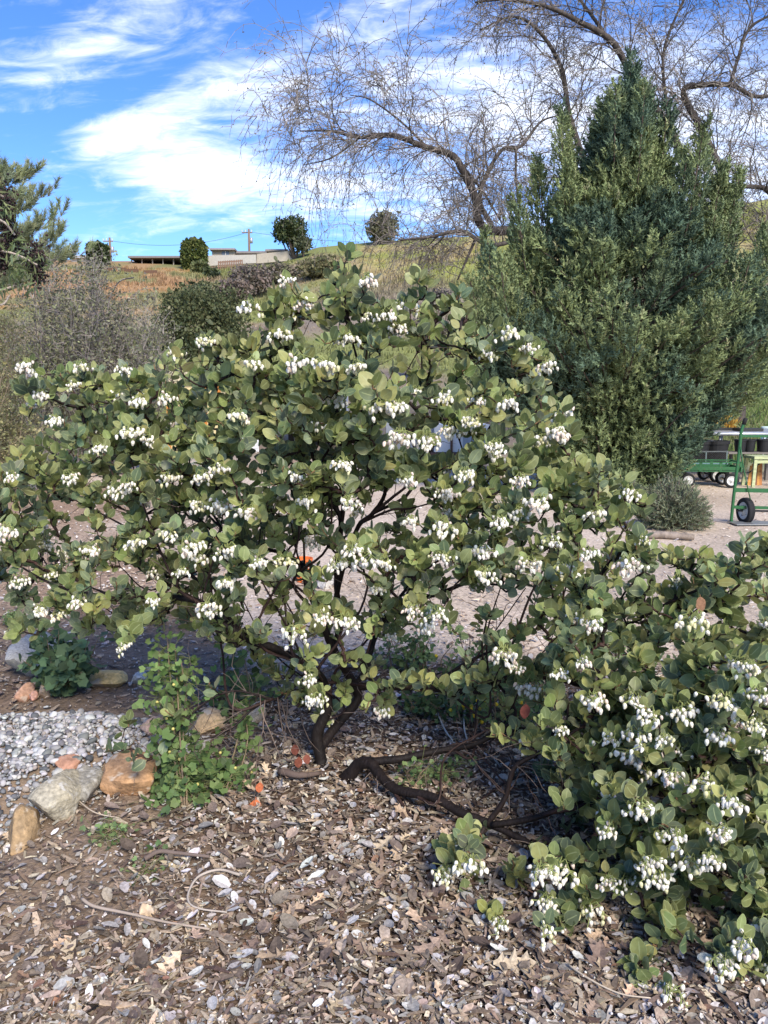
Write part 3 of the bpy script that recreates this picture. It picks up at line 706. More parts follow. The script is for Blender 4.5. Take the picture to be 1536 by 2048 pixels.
FLOWERS = [(60, 740), (165, 742), (228, 795), (118, 850), (255, 750), (350, 712), (412, 692), (510, 735), (590, 728), (655, 738), (735, 572), (742, 640), (778, 637), (570, 572), (500, 625), (975, 718), (1015, 672), (1050, 705), (1093, 735), (1130, 830), (1138, 880), (955, 805), (1012, 815), (765, 820), (797, 822), (890, 800),
           (800, 880), (850, 885), (900, 865), (940, 850), (975, 790), (300, 885), (265, 975), (230, 985), (410, 960), (440, 945), (400, 1015), (440, 1015), (500, 1025), (535, 980), (590, 960), (630, 955), (690, 935), (815, 965), (930, 955), (1040, 965), (1110, 870), (345, 1075), (378, 1095), (460, 1105), (395, 1120), (368, 1150),
           (275, 1090), (190, 1102), (20, 1065), (40, 1165), (30, 960), (520, 1125), (580, 1170), (430, 1212), (590, 1270), (620, 1355), (690, 1245), (680, 1130), (730, 1120), (820, 1050), (880, 1052), (960, 1105), (1000, 1050), (1030, 1030), (1130, 1140), (1165, 1110), (1190, 1190), (880, 1120), (825, 1225), (870, 1232), (848, 1258),
           (1005, 1310), (1025, 1335), (1115, 1462), (1140, 1240), (1182, 1252), (1200, 1210), (1380, 1240), (1470, 1330), (1290, 1425), (1270, 1470), (1320, 1480), (1400, 1560), (1212, 1560), (1228, 1590), (1275, 1612), (1215, 1655), (1340, 1670), (1290, 1725), (1310, 1750), (1212, 1760), (1255, 1755), (1372, 1722), (1410, 1715), (1075, 1738), (1115, 1730),
           (935, 1688), (942, 1722), (890, 1745), (975, 1830), (995, 1845), (1090, 1800), (1085, 1860), (1112, 1920), (1175, 1812), (1278, 1972), (1335, 1982), (1390, 1975), (1440, 1920), (1470, 1932), (1480, 1880), (1500, 1770), (1440, 1660), (1450, 1602), (1500, 1450), (1520, 1500), (1530, 1922), (1213, 945), (1280, 1085), (1340, 1550), (1492, 1335),
           (1510, 1390), (1530, 1250), (640, 1400), (285, 812), (330, 800), (150, 780), (90, 800), (480, 840), (560, 830), (610, 1010), (1080, 1010), (1100, 1090), (1055, 1130), (700, 1010), (250, 1300), (270, 870), (200, 905), (345, 960), (140, 960), (310, 1210), (640, 1240), (770, 1130), (1250, 1130), (1420, 1470), (1360, 1420), (1220, 1480), (1180, 1400), (1440, 1400)]
# secondary branches fanning out of the main limbs
fan_pts = []; tries = 0
while len(fan_pts) < 62 and tries < 4000:
    tries += 1; px, py = U(40, 1520), U(640, 1560)
    if not in_poly(px, py): continue
    tp = P(px, py, clamp_d(px, py, front(px, py) + U(.25, .7)))
    A = np.array(NP[:N_MAIN]); v = tp - A; L = np.linalg.norm(v, axis=1); cs = (v * np.array(ND[:N_MAIN])).sum(1) / L
    ok = np.where((L > .35) & (L < .95) & (cs > .35) & (v[:, 2] > -.1))[0]
    if len(ok) < 3: continue
    b = int(ok[rng.integers(0, len(ok))]); p0 = A[b]; d0_ = np.array(ND[b]); l = L[b]
    cp = catmull([p0, p0 + d0_ * l * .25 + rng.normal(size=3) * .03, lerp(p0, tp, .6) + [0, 0, -.04] + rng.normal(size=3) * .04, tp], 6)
    fan_pts.append((cp, U(.0050, .0085))); g = unit(np.gradient(cp, axis=0))
    for k in range(4, len(cp)): NP.append(cp[k]); ND.append(g[k])
targets = []     # position, blossom?, number of leaves
for (px, py) in FLOWERS:
    d = clamp_d(px, py, front(px, py) + U(-.10, .10)); targets.append((P(px, py - 14, d), True, int(rng.integers(7, 11)), (px, py)))
n_t = 0
while n_t < 2300:
    px, py = U(-90, 1625), U(510, 1990)
    if not in_poly(px, py) or U() < hole(px, py): continue
    thick = .95 if 700 < py < 1300 else .55
    d = clamp_d(px, py, front(px, py) + U(0, 1) ** 1.1 * thick)
    targets.append((P(px, py, d), False if U() > .062 else True, int(rng.integers(7, 13)), (px, py))); n_t += 1
for (px, py) in ((690, 500), (694, 520), (672, 535), (712, 552), (660, 565), (725, 580), (650, 600), (715, 610), (682, 545), (550, 585), (610, 585), (836, 550), (918, 585), (668, 600), (705, 580), (700, 625), (560, 600), (600, 610), (580, 650), (840, 556), (850, 590), (915, 590), (922, 640), (1010, 660), (1090, 715), (640, 640), (600, 700), (860, 650), (930, 690), (980, 668), (1500, 1075), (1480, 1100), (1400, 1110), (1290, 1010), (1270, 985), (1240, 950), (430, 690), (400, 720), (340, 720), (540, 650), (520, 680)):
    targets.append((P(px, py, front(px, py) + U(0, .3)), False, int(rng.integers(6, 10)), (px, py)))
for k_ in range(150):
    px, py = (U(560, 720), U(740, 850)) if k_ < 35 else (U(150, 560), U(745, 1010)); targets.append((P(px, py, front(px, py) + U(0, .6)), False, int(rng.integers(7, 12)), (px, py)))
for (px, py, d) in ((255, 1440, 2.72), (240, 1490, 2.72), (215, 1500, 2.7), (262, 1520, 2.68), (300, 1510, 2.7), (420, 1365, 2.82), (330, 1420, 2.76)):
    targets.append((P(px, py, d), False, int(rng.integers(4, 7)), (px, py)))
# grow a twig to every target, nearest first
NPa = np.array(NP); NDa = np.array(ND); TP = np.array([t[0] for t in targets])
d0 = np.array([np.min(np.linalg.norm(NPa - t, axis=1)) for t in TP])
cap = len(NPa) + len(TP) * 7
NPb = np.zeros((cap, 3)); NDb = np.zeros((cap, 3)); NT = np.full(cap, -1, int); NK = np.zeros(cap, int)
m = len(NPa); NPb[:m] = NPa; NDb[:m] = NDa
twigs = []     # (points, parent twig, parent step)
for ti in np.argsort(d0):
    tp = TP[ti]; v = tp - NPb[:m]; L = np.linalg.norm(v, axis=1) + 1e-6
    cs = (v * NDb[:m]).sum(1) / L
    cost = L * (1 + .75 * (1 - cs)) + .25 * np.clip(-v[:, 2], 0, None) + np.where(L < .05, .5, 0)
    b = int(np.argmin(cost)); p0 = NPb[b]; l = L[b]
    axis = unit(unit(v[b]) * .6 + np.array([U(-.3, .3), U(-.35, .15), U(.25, .9)]))
    c1 = p0 + NDb[b] * l * .30 + np.array([0, 0, -.03 * l]); c2 = tp - axis * l * .32
    s = np.linspace(0, 1, 7)[:, None]
    pts = (1 - s) ** 3 * p0 + 3 * (1 - s) ** 2 * s * c1 + 3 * (1 - s) * s * s * c2 + s ** 3 * tp
    pts[1:-1] += rng.normal(size=(5, 3)) * .006
    g = unit(np.gradient(pts, axis=0)); ix = len(twigs)
    twigs.append((pts, int(NT[b]), int(NK[b]), ti, axis))
    for k in range(1, 7):
        NPb[m] = pts[k]; NDb[m] = g[k]; NT[m] = ix; NK[m] = k; m += 1
load = np.zeros((len(twigs), 7))
for ix in range(len(twigs) - 1, -1, -1):
    load[ix] += 1
    _, pt, pk, _, _ = twigs[ix]
    if pt >= 0: load[pt, :pk + 1] += load[ix, 0]
P0, P1, R0, R1, TT = [], [], [], [], []
for ix, (pts, *_r) in enumerate(twigs):
    r = .0023 * load[ix] ** .46
    r = np.minimum.accumulate(r)
    if U() < .5: tc = np.array([.045, .024, .020])
    else: tc = np.array([.024, .016, .014])
    young = load[ix] < 1.5
    for k in range(6):
        P0.append(pts[k]); P1.append(pts[k + 1]); R0.append(r[k]); R1.append(r[k + 1])
        TT.append(np.array([.20, .115, .06]) if (young[k] and k > 3) else tc)
tw = MB(); tw.segs(P0, P1, R0, R1, 4, np.array(TT))
# bare grey dead twigs below the crown
P0, P1, R0, R1, TT = [], [], [], [], []
def wander(p, d, L, r, n=6, droop=.0, jit=.25, tint=(.17, .125, .10)):
    p = np.array(p, float); d = unit(d); st = L / n; out = [p.copy()]
    for i in range(n):
        d = unit(d + rng.normal(size=3) * jit + np.array([0, 0, -droop])); q = p + d * st
        P0.append(p.copy()); P1.append(q.copy()); R0.append(r * (1 - i / (n + 1))); R1.append(r * (1 - (i + 1) / (n + 1))); TT.append(tint); p = q; out.append(p.copy())
    return out
for (px, py, d, tx, ty) in ((520, 1390, 2.9, 518, 1560), (530, 1400, 2.9, 500, 1600), (555, 1395, 2.92, 550, 1570), (575, 1400, 2.94, 580, 1560), (560, 1400, 2.93, 600, 1540), (600, 1410, 2.96, 610, 1520), (757, 1552, 2.86, 745, 1640), (745, 1640, 2.78, 775, 1730), (470, 1385, 2.88, 455, 1470)):
    a = P(px, py, d); b_ = P(tx, ty, clamp_d(tx, ty, d - .03)); o_ = wander(a, b_ - a, np.linalg.norm(b_ - a), .0035, 7, 0, .12)
    for q in o_[2:]:
        if U() < .6: wander(q, rng.normal(size=3) + (b_ - a) * 2, U(.06, .16), .0016, 4)
for _ in range(800):
    b = int(rng.integers(0, len(NPa)))
    if U() < .5 or NPa[b][2] < .9: wander(NPa[b], NDa[b] + rng.normal(size=3) * .8, U(.10, .34), U(.0012, .0026), 5, 0, .3, (.075, .05, .042) if U() < .6 else (.17, .13, .11))
tw.segs(P0, P1, R0, R1, 3, np.array(TT))
tw.build('twigs', M_bark, shrub, smooth=True, kind='stuff')
for cp, r in fan_pts:
    b = MB(); b.tube(cp, np.linspace(r, r * .4, len(cp)), 7, lerp([.026, .015, .013], [.040, .022, .018], U()), wob=.12); b.build('branch', M_bark, shrub, smooth=True)
for li, (cp, cr) in enumerate(zip(limb_pts, limb_rad)):
    b = MB(); t = lerp([.016, .010, .009], [.012, .009, .008], U())
    b.tube(cp, np.maximum(cr * .70, .0022), 12, t, wob=.14)
    b.build('trunk' if li == 0 else 'branch', M_bark, shrub, smooth=True)
# -- leaves
def leaf_template(k, cols_=(-1, 0, 1)):
    r_ = np.random.default_rng(500 + k); rows, v, uv = 6, [], []
    fold = r_.uniform(.04, .22); curl = r_.uniform(-.12, .22); tw_ = r_.uniform(-.25, .25); wid = r_.uniform(.30, .40); asym = r_.uniform(-.03, .03)
    for i in range(rows):
        t = i / (rows - 1); tt = min(max(t, .015), .985)
        w = wid * (sin(pi * tt ** .92) ** .55) * (1 - .10 * tt)
        for u in cols_:
            v.append([u * w + asym * sin(pi * t), .14 + .86 * t, (abs(u) ** 1.4) * fold * w + curl * (t - .4) ** 2 + tw_ * (t - .3) * u * w + .02 * r_.uniform(-1, 1) * abs(u)])
            uv.append([u if 0 < i < rows - 1 else (u * .5 + .5 if u > 0 else u * .5 - .5), t])
    q = []
    for i in range(rows - 1):
        nc = len(cols_)
        for u in range(nc - 1): o = i * nc + u; q.append([o, o + 1, o + nc + 1, o + nc])
    n = len(v); v += [[-.018, 0, 0], [.018, 0, 0], [.016, .16, .004], [-.016, .16, .004]]; uv += [[0, .01]] * 4; q.append([n, n + 1, n + 2, n + 3])
    return np.array(v), np.array(q), np.array(uv)
LEAVES = [leaf_template(k) for k in range(12)]
LEAVES_FINE = [leaf_template(k, (-1, -.5, 0, .5, 1)) for k in range(12)]
C_LEAF = [(.212, .252, .096), (.262, .300, .114), (.150, .194, .106), (.318, .346, .128), (.216, .256, .152), (.395, .405, .140)]
leafM, leafL, leafT, leafW, leafS = [], [], [], [], []
blossoms = []
for (pts, _, _, ti, axis) in twigs:
    tp, fl, nl, (px, py) = targets[ti]
    end = pts[-1]; back = pts[::-1]
    seg = np.linalg.norm(np.diff(back, axis=0), axis=1); cum = np.concatenate([[0], np.cumsum(seg)])
    reach = min(cum[-1], .050 + .0125 * nl)
    base_t = np.asarray(C_LEAF[rng.choice(6, p=[.22, .22, .20, .16, .10, .10])]) * U(.68, 1.28)
    a0 = U(0, 2 * pi); s0 = U(.92, 1.12)
    e1 = unit(np.cross(axis, [0.3, 1, .1])); e2 = np.cross(axis, e1)
    for k in range(nl):
        f = (k + .2) / nl; s = f * reach
        p = np.array([np.interp(s, cum, back[:, c]) for c in range(3)])
        th = a0 + k * 2.4 + U(-.3, .3); rad = e1 * cos(th) + e2 * sin(th)
        el = radians(lerp(32, 78, f ** .8)) + U(-.25, .25)
        d = unit(axis * cos(el) + rad * sin(el) + np.array([0, -.10, .15]))
        nrm = unit((axis * sin(el) - rad * cos(el) + rng.normal(size=3) * .6) * [1, 1, .55])
        size = .0485 * s0 * U(.66, 1.40) * (.72 if k == 0 else 1)
        leafM.append(frames(d[None], nrm[None])[0] * size); leafL.append(p); leafS.append(size)
        leafT.append(np.clip(base_t * U(.85, 1.2) * (1 + .05 * rng.normal(size=3)), .02, .4)); leafW.append(int(rng.integers(0, 12)))
    if fl: blossoms.append((end, axis, (px, py)))
leafM = np.array(leafM); leafL = np.array(leafL); leafT = np.array(leafT); leafW = np.array(leafW); leafS = np.array(leafS)
# which leaves show largest: facing and near, and not hidden behind another leaf
ctr = leafL + np.einsum('kij,j->ki', leafM, [0, .55, 0]); vv = ctr - np.array([0, 0, CAM_H]); dist = np.linalg.norm(vv, axis=1)
face = np.abs((unit(leafM[:, :, 2]) * unit(vv)).sum(1)); area = leafS ** 2 * face / dist ** 2
fw = np.array([0, cos(PITCH), -sin(PITCH)]); upv = np.array([0, sin(PITCH), cos(PITCH)])
zc = vv @ fw; sx = vv[:, 0] / zc * F + 768; sy = 1024 - (vv @ upv) / zc * F
cell = (np.floor(sx / 24) * 1000 + np.floor(sy / 24)).astype(int); best = {}
for i, c in enumerate(cell): best[c] = min(best.get(c, 9e9), dist[i])
vis = np.array([dist[i] <= best[c] + .02 for i, c in enumerate(cell)]) & (sx > 0) & (sx < 1536) & (sy > 0) & (sy < 2048)
big = np.zeros(len(area), bool); big[np.argsort(-(area * vis))[:300]] = True
fo = MB()
for w, (tv, tq, tuv) in enumerate(LEAVES):
    s_ = (leafW == w) & ~big; fo.inst(tv, leafM[s_], leafL[s_], quads=tq, tint=leafT[s_], uv=tuv)
fo.build('leaves', M_leaf, shrub, smooth=True, kind='stuff')
_lm = {}
sb = np.array(shrub.location)
for i in np.where(big)[0]:
    key = (int(leafW[i]), int(rng.integers(0, 6)))
    if key not in _lm:
        tv, tq, tuv = LEAVES_FINE[key[0]]; b = MB(); b.add(tv, tq, None, leafT[i], tuv); _lm[key] = b.mesh('leaf', M_leaf, True)
    o = bpy.data.objects.new('leaf', _lm[key]); col.objects.link(o); o.parent = shrub
    mw = np.eye(4); mw[:3, :3] = leafM[i]; mw[:3, 3] = leafL[i] - sb; o.matrix_local = Matrix(mw.tolist())
# -- blossom clusters: drooping panicles of urn-shaped bells
urn = [(.0005, 0), (.30, -.06), (.46, -.25), (.48, -.48), (.36, -.78), (.20, -.94), (.24, -1.0), (.0005, -.90)]
def urn_mesh(n=7):
    th = np.arange(n) * 2 * pi / n; pr = np.array(urn)
    v = np.stack([pr[:, 0:1] * np.cos(th), pr[:, 0:1] * np.sin(th), np.broadcast_to(pr[:, 1:2], (len(pr), n))], -1).reshape(-1, 3)
    i = np.arange(n); j = (i + 1) % n
    q = (np.stack([j, i, n + i, n + j], 1)[None] + (np.arange(len(pr) - 1) * n)[:, None, None]).reshape(-1, 4)
    return v, q
UV_, UQ_ = urn_mesh()
def blossom_template(k):
    r_ = np.random.default_rng(700 + k); b = MB(); nb = r_.integers(3, 6); A0, A1 = [], []; Ms, Ls, Ts = [], [], []
    for j in range(nb):
        az = j * 2 * pi / nb + r_.uniform(-.5, .5); out = r_.uniform(.012, .034); drop = r_.uniform(.006, .030)
        tip = np.array([cos(az) * out, sin(az) * out, -drop]); top = np.array([cos(az) * out * .4, sin(az) * out * .4, .012])
        A0 += [np.zeros(3), top]; A1 += [top, tip]
        for f in range(r_.integers(6, 11)):
            t = r_.uniform(.15, 1); p = lerp(top, tip, t); off = r_.normal(size=3) * [.010, .010, .004] + [0, 0, -.008]
            A0.append(p); A1.append(p + off); s_ = r_.uniform(.0125, .0160)
            tilt = unit(np.array([0, 0, 1.]) + r_.normal(size=3) * .28); e = unit(np.cross(tilt, [1, .2, 0])); g = np.cross(tilt, e)
            Ms.append(np.stack([e, g, tilt], 1) * s_ * np.array([.72, .72, 1.0])); Ls.append(p + off)
            Ts.append(np.array([.92, .87, .75]) * r_.uniform(.9, 1.05) if r_.random() < (.9 if k % 3 else .65) else (np.array([.80, .66, .56]) if k % 2 else np.array([.72, .68, .40])))
    b.segs(A0, A1, .0011, .0009, 4, (.30, .34, .12))
    b.inst(UV_, np.array(Ms), np.array(Ls), quads=UQ_, tint=np.clip(np.array(Ts), 0, .92))
    return b.mesh('blossom_cluster', M_flower, True)
BLOS = [blossom_template(k) for k in range(14)]
for n_, (end, axis, pp) in enumerate(blossoms):
    if n_ >= 300: break     # blossoms past the limit are left off: they sit deep in the crown
    o = bpy.data.objects.new('blossom_cluster', BLOS[n_ % 14]); col.objects.link(o); o.parent = shrub
    s = U(.85, 1.4); q = end + np.array([0, -.03, .004])
    mw = np.eye(4); mw[:3, :3] = rotz(U(0, 6.28)) @ rotx(U(-.3, .3)) * s; mw[:3, 3] = q - sb; o.matrix_local = Matrix(mw.tolist())
# a few dead leaves still hanging
for (px, py, d, c, s) in ((512, 1608, 2.72, (.45, .13, .05), .075), (521, 1576, 2.74, (.42, .12, .05), .045), (1400, 1203, 2.5, (.22, .12, .07), .06), (590, 1500, 2.93, (.14, .045, .03), .05), (598, 1525, 2.9, (.16, .05, .03), .05), (612, 1520, 2.9, (.18, .06, .04), .045), (1052, 1418, 2.6, (.16, .05, .04), .06), (1365, 1395, 2.35, (.42, .31, .18), .085)):
    tv, tq, tuv = LEAVES[3]; b = MB(); b.add(tv, tq, None, c); me = b.mesh('dead_leaf', M_litter, True)
    o = bpy.data.objects.new('dead_leaf', me); col.objects.link(o); o.parent = shrub; o['label'] = 'dry rust-brown leaf still hanging'
    mw = np.eye(4); mw[:3, :3] = frames(np.array([[U(-.2, .2), -.1, -1.]]), np.array([[.3, -1, 0]]))[0] * s; mw[:3, 3] = P(px, py - 14, d) - sb; o.matrix_local = Matrix(mw.tolist())
    q = P(px, py - 14, d)
# ------------------------------------------------------------------ juniper
def plume_sprays(axis_pts, width, n, up, Ls, Ds):
    """spray positions and directions round a plume axis"""
    t = rng.random(n) ** .8; i = t * (len(axis_pts) - 1); k = np.clip(i.astype(int), 0, len(axis_pts) - 2); f = (i - k)[:, None]
    p = axis_pts[k] * (1 - f) + axis_pts[k + 1] * f; g = unit(axis_pts[k + 1] - axis_pts[k])
    r = unit(rng.normal(size=(n, 3))); r = unit(r - g * (r * g).sum(1, keepdims=True))
    prof = (np.sin(pi * (.12 + .86 * t)) ** .7)[:, None] * width * rng.uniform(.25, 1, (n, 1))
    Ls.append(p + r * prof); Ds.append(unit(g * .9 + r * .75 + np.array([0, 0, up])))
def juniper():
    bx, by = X(1225, 13.2), 13.2; bz = gz(bx, by)
    t = thing('juniper_tree', 'dense dark green juniper tree with feathery upswept sprays', 'tree', (bx, by, bz))
    tr = MB(); Ls, Ds = [], []; P0, P1, R0, R1 = [], [], [], []
    trunk = catmull([[bx, by, bz - .1], [bx + .05, by, 1.5], [bx - .05, by + .05, 3.2], [bx + .08, by, 5.0], [bx + .14, by, 6.4]], 6)
    tr.tube(trunk, np.linspace(.17, .02, len(trunk)), 10, (.15, .11, .085))
    tr.build('trunk', M_greybark, t, smooth=True)
    # leading plumes: their tips make the outline of the tree
    lead = [(1262, 112, 1240, 520, .34), (1232, 175, 1235, 560, .34), (1290, 170, 1262, 560, .36), (1205, 230, 1215, 600, .36), (1335, 205, 1290, 600, .36), (1122, 215, 1160, 600, .26), (1140, 300, 1180, 620, .36), (1075, 320, 1120, 640, .36), (1408, 250, 1330, 620, .34), (1370, 300, 1310, 640, .40),
            (1030, 395, 1100, 660, .38), (1060, 450, 1120, 680, .42), (972, 470, 1060, 720, .36), (1000, 520, 1070, 740, .42), (940, 560, 1040, 760, .36), (935, 640, 1040, 800, .34), (955, 700, 1050, 830, .36), (1445, 335, 1360, 680, .36), (1480, 345, 1380, 700, .28), (1430, 430, 1350, 720, .44), (1535, 455, 1410, 760, .36), (1500, 520, 1400, 760, .44),
            (1570, 560, 1430, 790, .42), (1540, 640, 1430, 800, .42), (1520, 700, 1420, 830, .40), (1440, 750, 1370, 860, .34), (1385, 830, 1320, 890, .30), (1345, 880, 1290, 920, .28), (1310, 930, 1270, 945, .25), (1290, 955, 1260, 960, .25), (1240, 960, 1230, 955, .25)]
    for (tx, ty, ax, ay, w) in lead:
        for rep in range(2):
            dd = U(-.9, .5) if ty < 500 else U(-1.5, -.2)
            a = P(ax, ay, 13.2 + dd * .6); b = P(tx + U(-10, 10) * rep, ty + 26 * rep, 13.2 + dd)
            m_ = (a + b) / 2 + np.array([(b[0] - a[0]) * .18, 0, -.10])
            ap = catmull([a, m_, b], 6)
            plume_sprays(ap, w * (.72 if ty < 480 else 1), int(70 + 62 * np.linalg.norm(b - a)), .55, Ls, Ds)
            o = trunk[int(np.argmin(np.abs(trunk[:, 2] - (a[2] - .7))))]
            P0 += [o, a]; P1 += [a, m_]; R0 += [.04, .025]; R1 += [.025, .012]
            for k in range(len(ap) - 1): P0.append(ap[k]); P1.append(ap[k + 1]); R0.append(.012); R1.append(.008)
    # body of the crown
    def R(z): return float(np.interp(z, [0, .35, 1.2, 2.5, 3.8, 5.0, 6.2, 7.2], [.95, 1.05, 1.6, 2.25, 1.55, .62, .22, .1]))
    for k in range(460):
        z = U(.15, 6.3) ** 1.0 if k % 3 else U(.1, 3.0); az = U(0, 2 * pi) if k < 330 else U(-1.2, 1.2); e = radians(U(18, 55)); L = R(z) * U(.78, 1.06)
        o = np.array([bx, by, bz + max(z - L * .5 * tan(e), .1)]); d = np.array([sin(az) * 1.12, -cos(az), 0])
        tip = np.array([bx, by, bz + z]) + d * L; mid = (o + tip) / 2 + np.array([0, 0, -.12]); ap = catmull([lerp(o, mid, .7), lerp(mid, tip, .4), tip + [0, 0, .12]], 5)
        plume_sprays(ap, U(.22, .36), 62, .45, Ls, Ds)
        P0 += [o, mid]; P1 += [mid, tip]; R0 += [.028, .016]; R1 += [.016, .006]
    bm_ = MB(); bm_.segs(P0, P1, R0, R1, 5, (.10, .075, .06)); bm_.build('branches', M_greybark, t, kind='stuff')
    Ls = np.concatenate(Ls); Ds = np.concatenate(Ds); K = len(Ls)
    # a spray: short scaly shoots fanned along a stem
    r_ = np.random.default_rng(5); tv, tt = [], []
    for j in range(10):
        s = j / 9; p = np.array([0, s * .13, 0]); az = j * 2.4; a = radians(r_.uniform(25, 55)); L = r_.uniform(.05, .085) * (1 - .35 * s)
        d = np.array([cos(az) * sin(a), cos(a), sin(az) * sin(a)]); w = unit(np.cross(d, r_.normal(size=3))) * .014; n0 = len(tv)
        tv += [p - w, p + w, p + d * L * 1.1]; tt += [[n0, n0 + 1, n0 + 2]]
    Mx = frames(Ds) * (rng.uniform(.75, 1.35, K))[:, None, None]
    clump = fbm(Ls[:, 0] * 1.5 + Ls[:, 1], Ls[:, 2] * 1.5 + Ls[:, 1] * .7, 15, 3)[:, None]
    base = lerp([.095, .142, .092], [.205, .250, .110], sstep(.36, .60, clump))
    tint = base * (1 + .2 * rng.normal(size=(K, 1)))
    cr = MB(); cr.inst(np.array(tv), Mx, Ls, tris=tt, tint=np.clip(tint, .015, .3)); cr.build('crown', M_juniper, t, kind='stuff')
juniper()

# ------------------------------------------------------------------ bare oak behind the juniper
def grow(p, d, L, r, n, droop, jit, S, upk=0.0):
    p = np.array(p, float); d = unit(d); st = L / n; out = [(p.copy(), d.copy())]
    for i in range(n):
        d = unit(d + rng.normal(size=3) * jit + np.array([0, 0, upk * (1 - i / n) - droop * (i + 1) / n])); q = p + d * st
        S.append((p.copy(), q.copy(), r * (1 - .8 * i / n), r * (1 - .8 * (i + 1) / n))); p = q; out.append((p.copy(), d.copy()))
    return out
def bare_oak():
    D = 23.5; b0 = P(1481, 808, D); b0[2] = gz(b0[0], b0[1])
    t = thing('bare_oak_tree', 'leafless oak tree with arching limbs and drooping curtains of twigs', 'tree', b0)
    limbs = [[(1481, 815, D, .17), (1486, 770, D, .15), (1495, 720, D, .14), (1490, 640, D, .13), (1440, 560, D, .12)],
             [(1440, 560, D, .13), (1330, 500, D, .12), (1180, 470, D - .5, .12), (1060, 462, D - 1, .12), (985, 456, D - 1.2, .115), (955, 440, D - 1.3, .11), (948, 400, D - 1.4, .10), (930, 350, D - 1.5, .095), (905, 315, D - 1.6, .085), (850, 290, D - 1.7, .075), (780, 270, D - 1.8, .06), (720, 275, D - 1.9, .045), (660, 265, D - 2, .03), (600, 262, D - 2.1, .015)],
             [(1440, 560, D, .12), (1400, 400, D, .11), (1340, 260, D, .10), (1260, 150, D - .3, .09), (1220, 85, D - .5, .08), (1160, 40, D - .8, .065), (1090, 20, D - 1, .05), (1010, 0, D - 1.2, .035), (950, 5, D - 1.3, .02)],
             [(1440, 560, D, .11), (1470, 430, D + .3, .10), (1420, 300, D + .4, .09), (1370, 190, D + .4, .08), (1400, 170, D + .3, .075), (1460, 170, D + .2, .06), (1520, 190, D, .05), (1600, 180, D, .03)],
             [(1460, 168, D + .2, .05), (1475, 110, D, .045), (1490, 70, D, .04), (1530, 40, D, .03), (1600, 10, D, .02)],
             [(1490, 640, D, .10), (1520, 520, D - .5, .09), (1545, 420, D - .8, .08), (1540, 385, D - 1, .07), (1500, 370, D - 1.2, .055), (1440, 380, D - 1.4, .03)],
             [(1330, 500, D, .09), (1200, 380, D + .3, .08), (1140, 250, D + .3, .075), (1120, 140, D + .2, .06), (1080, 60, D, .045), (1030, 30, D - .2, .03), (960, 60, D - .4, .015)],
             [(985, 456, D - 1.2, .07), (960, 390, D - .8, .06), (1000, 300, D - .5, .05), (1040, 290, D - .3, .045), (1080, 250, D, .03), (1120, 230, D, .015)],
             [(1060, 470, D - 1, .06), (980, 490, D - 1.5, .055), (920, 465, D - 1.8, .05), (860, 470, D - 2, .035), (800, 480, D - 2.1, .02)],
             [(950, 480, D - 1.5, .04), (935, 520, D - 1.5, .03), (915, 560, D - 1.4, .02)],
             [(1032, 300, D - .3, .035), (1030, 360, D - .4, .03), (1040, 420, D - .4, .015)],
             [(905, 315, D - 1.6, .045), (960, 370, D - 1.2, .035), (1000, 440, D - 1, .02)],
             [(1220, 85, D - .5, .05), (1180, 20, D - .2, .04), (1120, -40, D, .03), (1040, -80, D, .02)],
             [(1340, 260, D, .05), (1330, 120, D, .04), (1350, 30, D, .03), (1400, -60, D, .02)],
             [(850, 290, D - 1.7, .03), (800, 240, D - 1.8, .025), (740, 200, D - 1.9, .02), (700, 190, D - 2, .01)],
             [(720, 275, D - 1.9, .025), (660, 310, D - 2, .02), (610, 330, D - 2.1, .012)]]
    S2, S3, tips = [], [], []
    for li, pts in enumerate(limbs):
        w = np.array([P(a, b, c) for a, b, c, _ in pts])
        if li == 0: w[0] = b0 - [0, 0, .15]
        w[1:-1] += rng.normal(size=(len(w) - 2, 3)) * .04
        r = np.array([q[3] for q in pts]); cp = catmull(w, 6); cr = np.interp(np.linspace(0, len(r) - 1, len(cp)), np.arange(len(r)), r)
        b = MB(); b.tube(cp, cr * 1.08, 8, (.085, .072, .064), wob=.15); b.build('trunk' if li == 0 else 'branch', M_greybark, t, smooth=True)
        if li == 0: continue
        g = unit(np.gradient(cp, axis=0)); acc = 0
        for k in range(1, len(cp)):
            acc += np.linalg.norm(cp[k] - cp[k - 1])
            frac = k / len(cp)
            while acc > .26:
                acc -= .26
                if li == 1 and frac < .42: continue
                if li == 2 and frac < .2: continue
                side = unit(np.cross(g[k], rng.normal(size=3)))
                o2 = grow(cp[k], side + g[k] * .5 + np.array([0, 0, .45]), U(.9, 2.3), min(cr[k] * .5, .022), 7, .30, .16, S2, .25)
                for (p, d) in o2[1:]:
                    for _ in range(2):
                        weep = li in (1, 8, 14, 15); o3 = grow(p, d + rng.normal(size=3) * .7, U(.9, 2.5) if weep else U(.6, 1.5), .010, 7 if weep else 6, .62 if weep else .42, .13, S3, .06)
                        for (p3, d3) in o3[1:]:
                            if U() < .85:
                                q3 = p3 + unit(d3 + rng.normal(size=3) * .6 + [0, 0, -.1]) * U(.10, .30); S3.append((p3, q3, .0068, .004)); tips.append(q3)
                                if U() < .25: q4 = q3 + unit(rng.normal(size=3) + [0, 0, .1]) * U(.06, .16); S3.append((q3, q4, .005, .0035)); tips.append(q4)
    b = MB(); a_ = list(zip(*S2)); b.segs(a_[0], a_[1], a_[2], a_[3], 5, (.10, .085, .076)); b.build('boughs', M_twig, t, kind='stuff')
    b = MB(); a_ = list(zip(*S3)); b.segs(a_[0], a_[1], np.array(a_[2]), np.array(a_[3]), 3, pick([(.20, .175, .155), (.26, .225, .195), (.15, .13, .118)], len(S3), .15)); b.build('twigs', M_twig, t, kind='stuff')
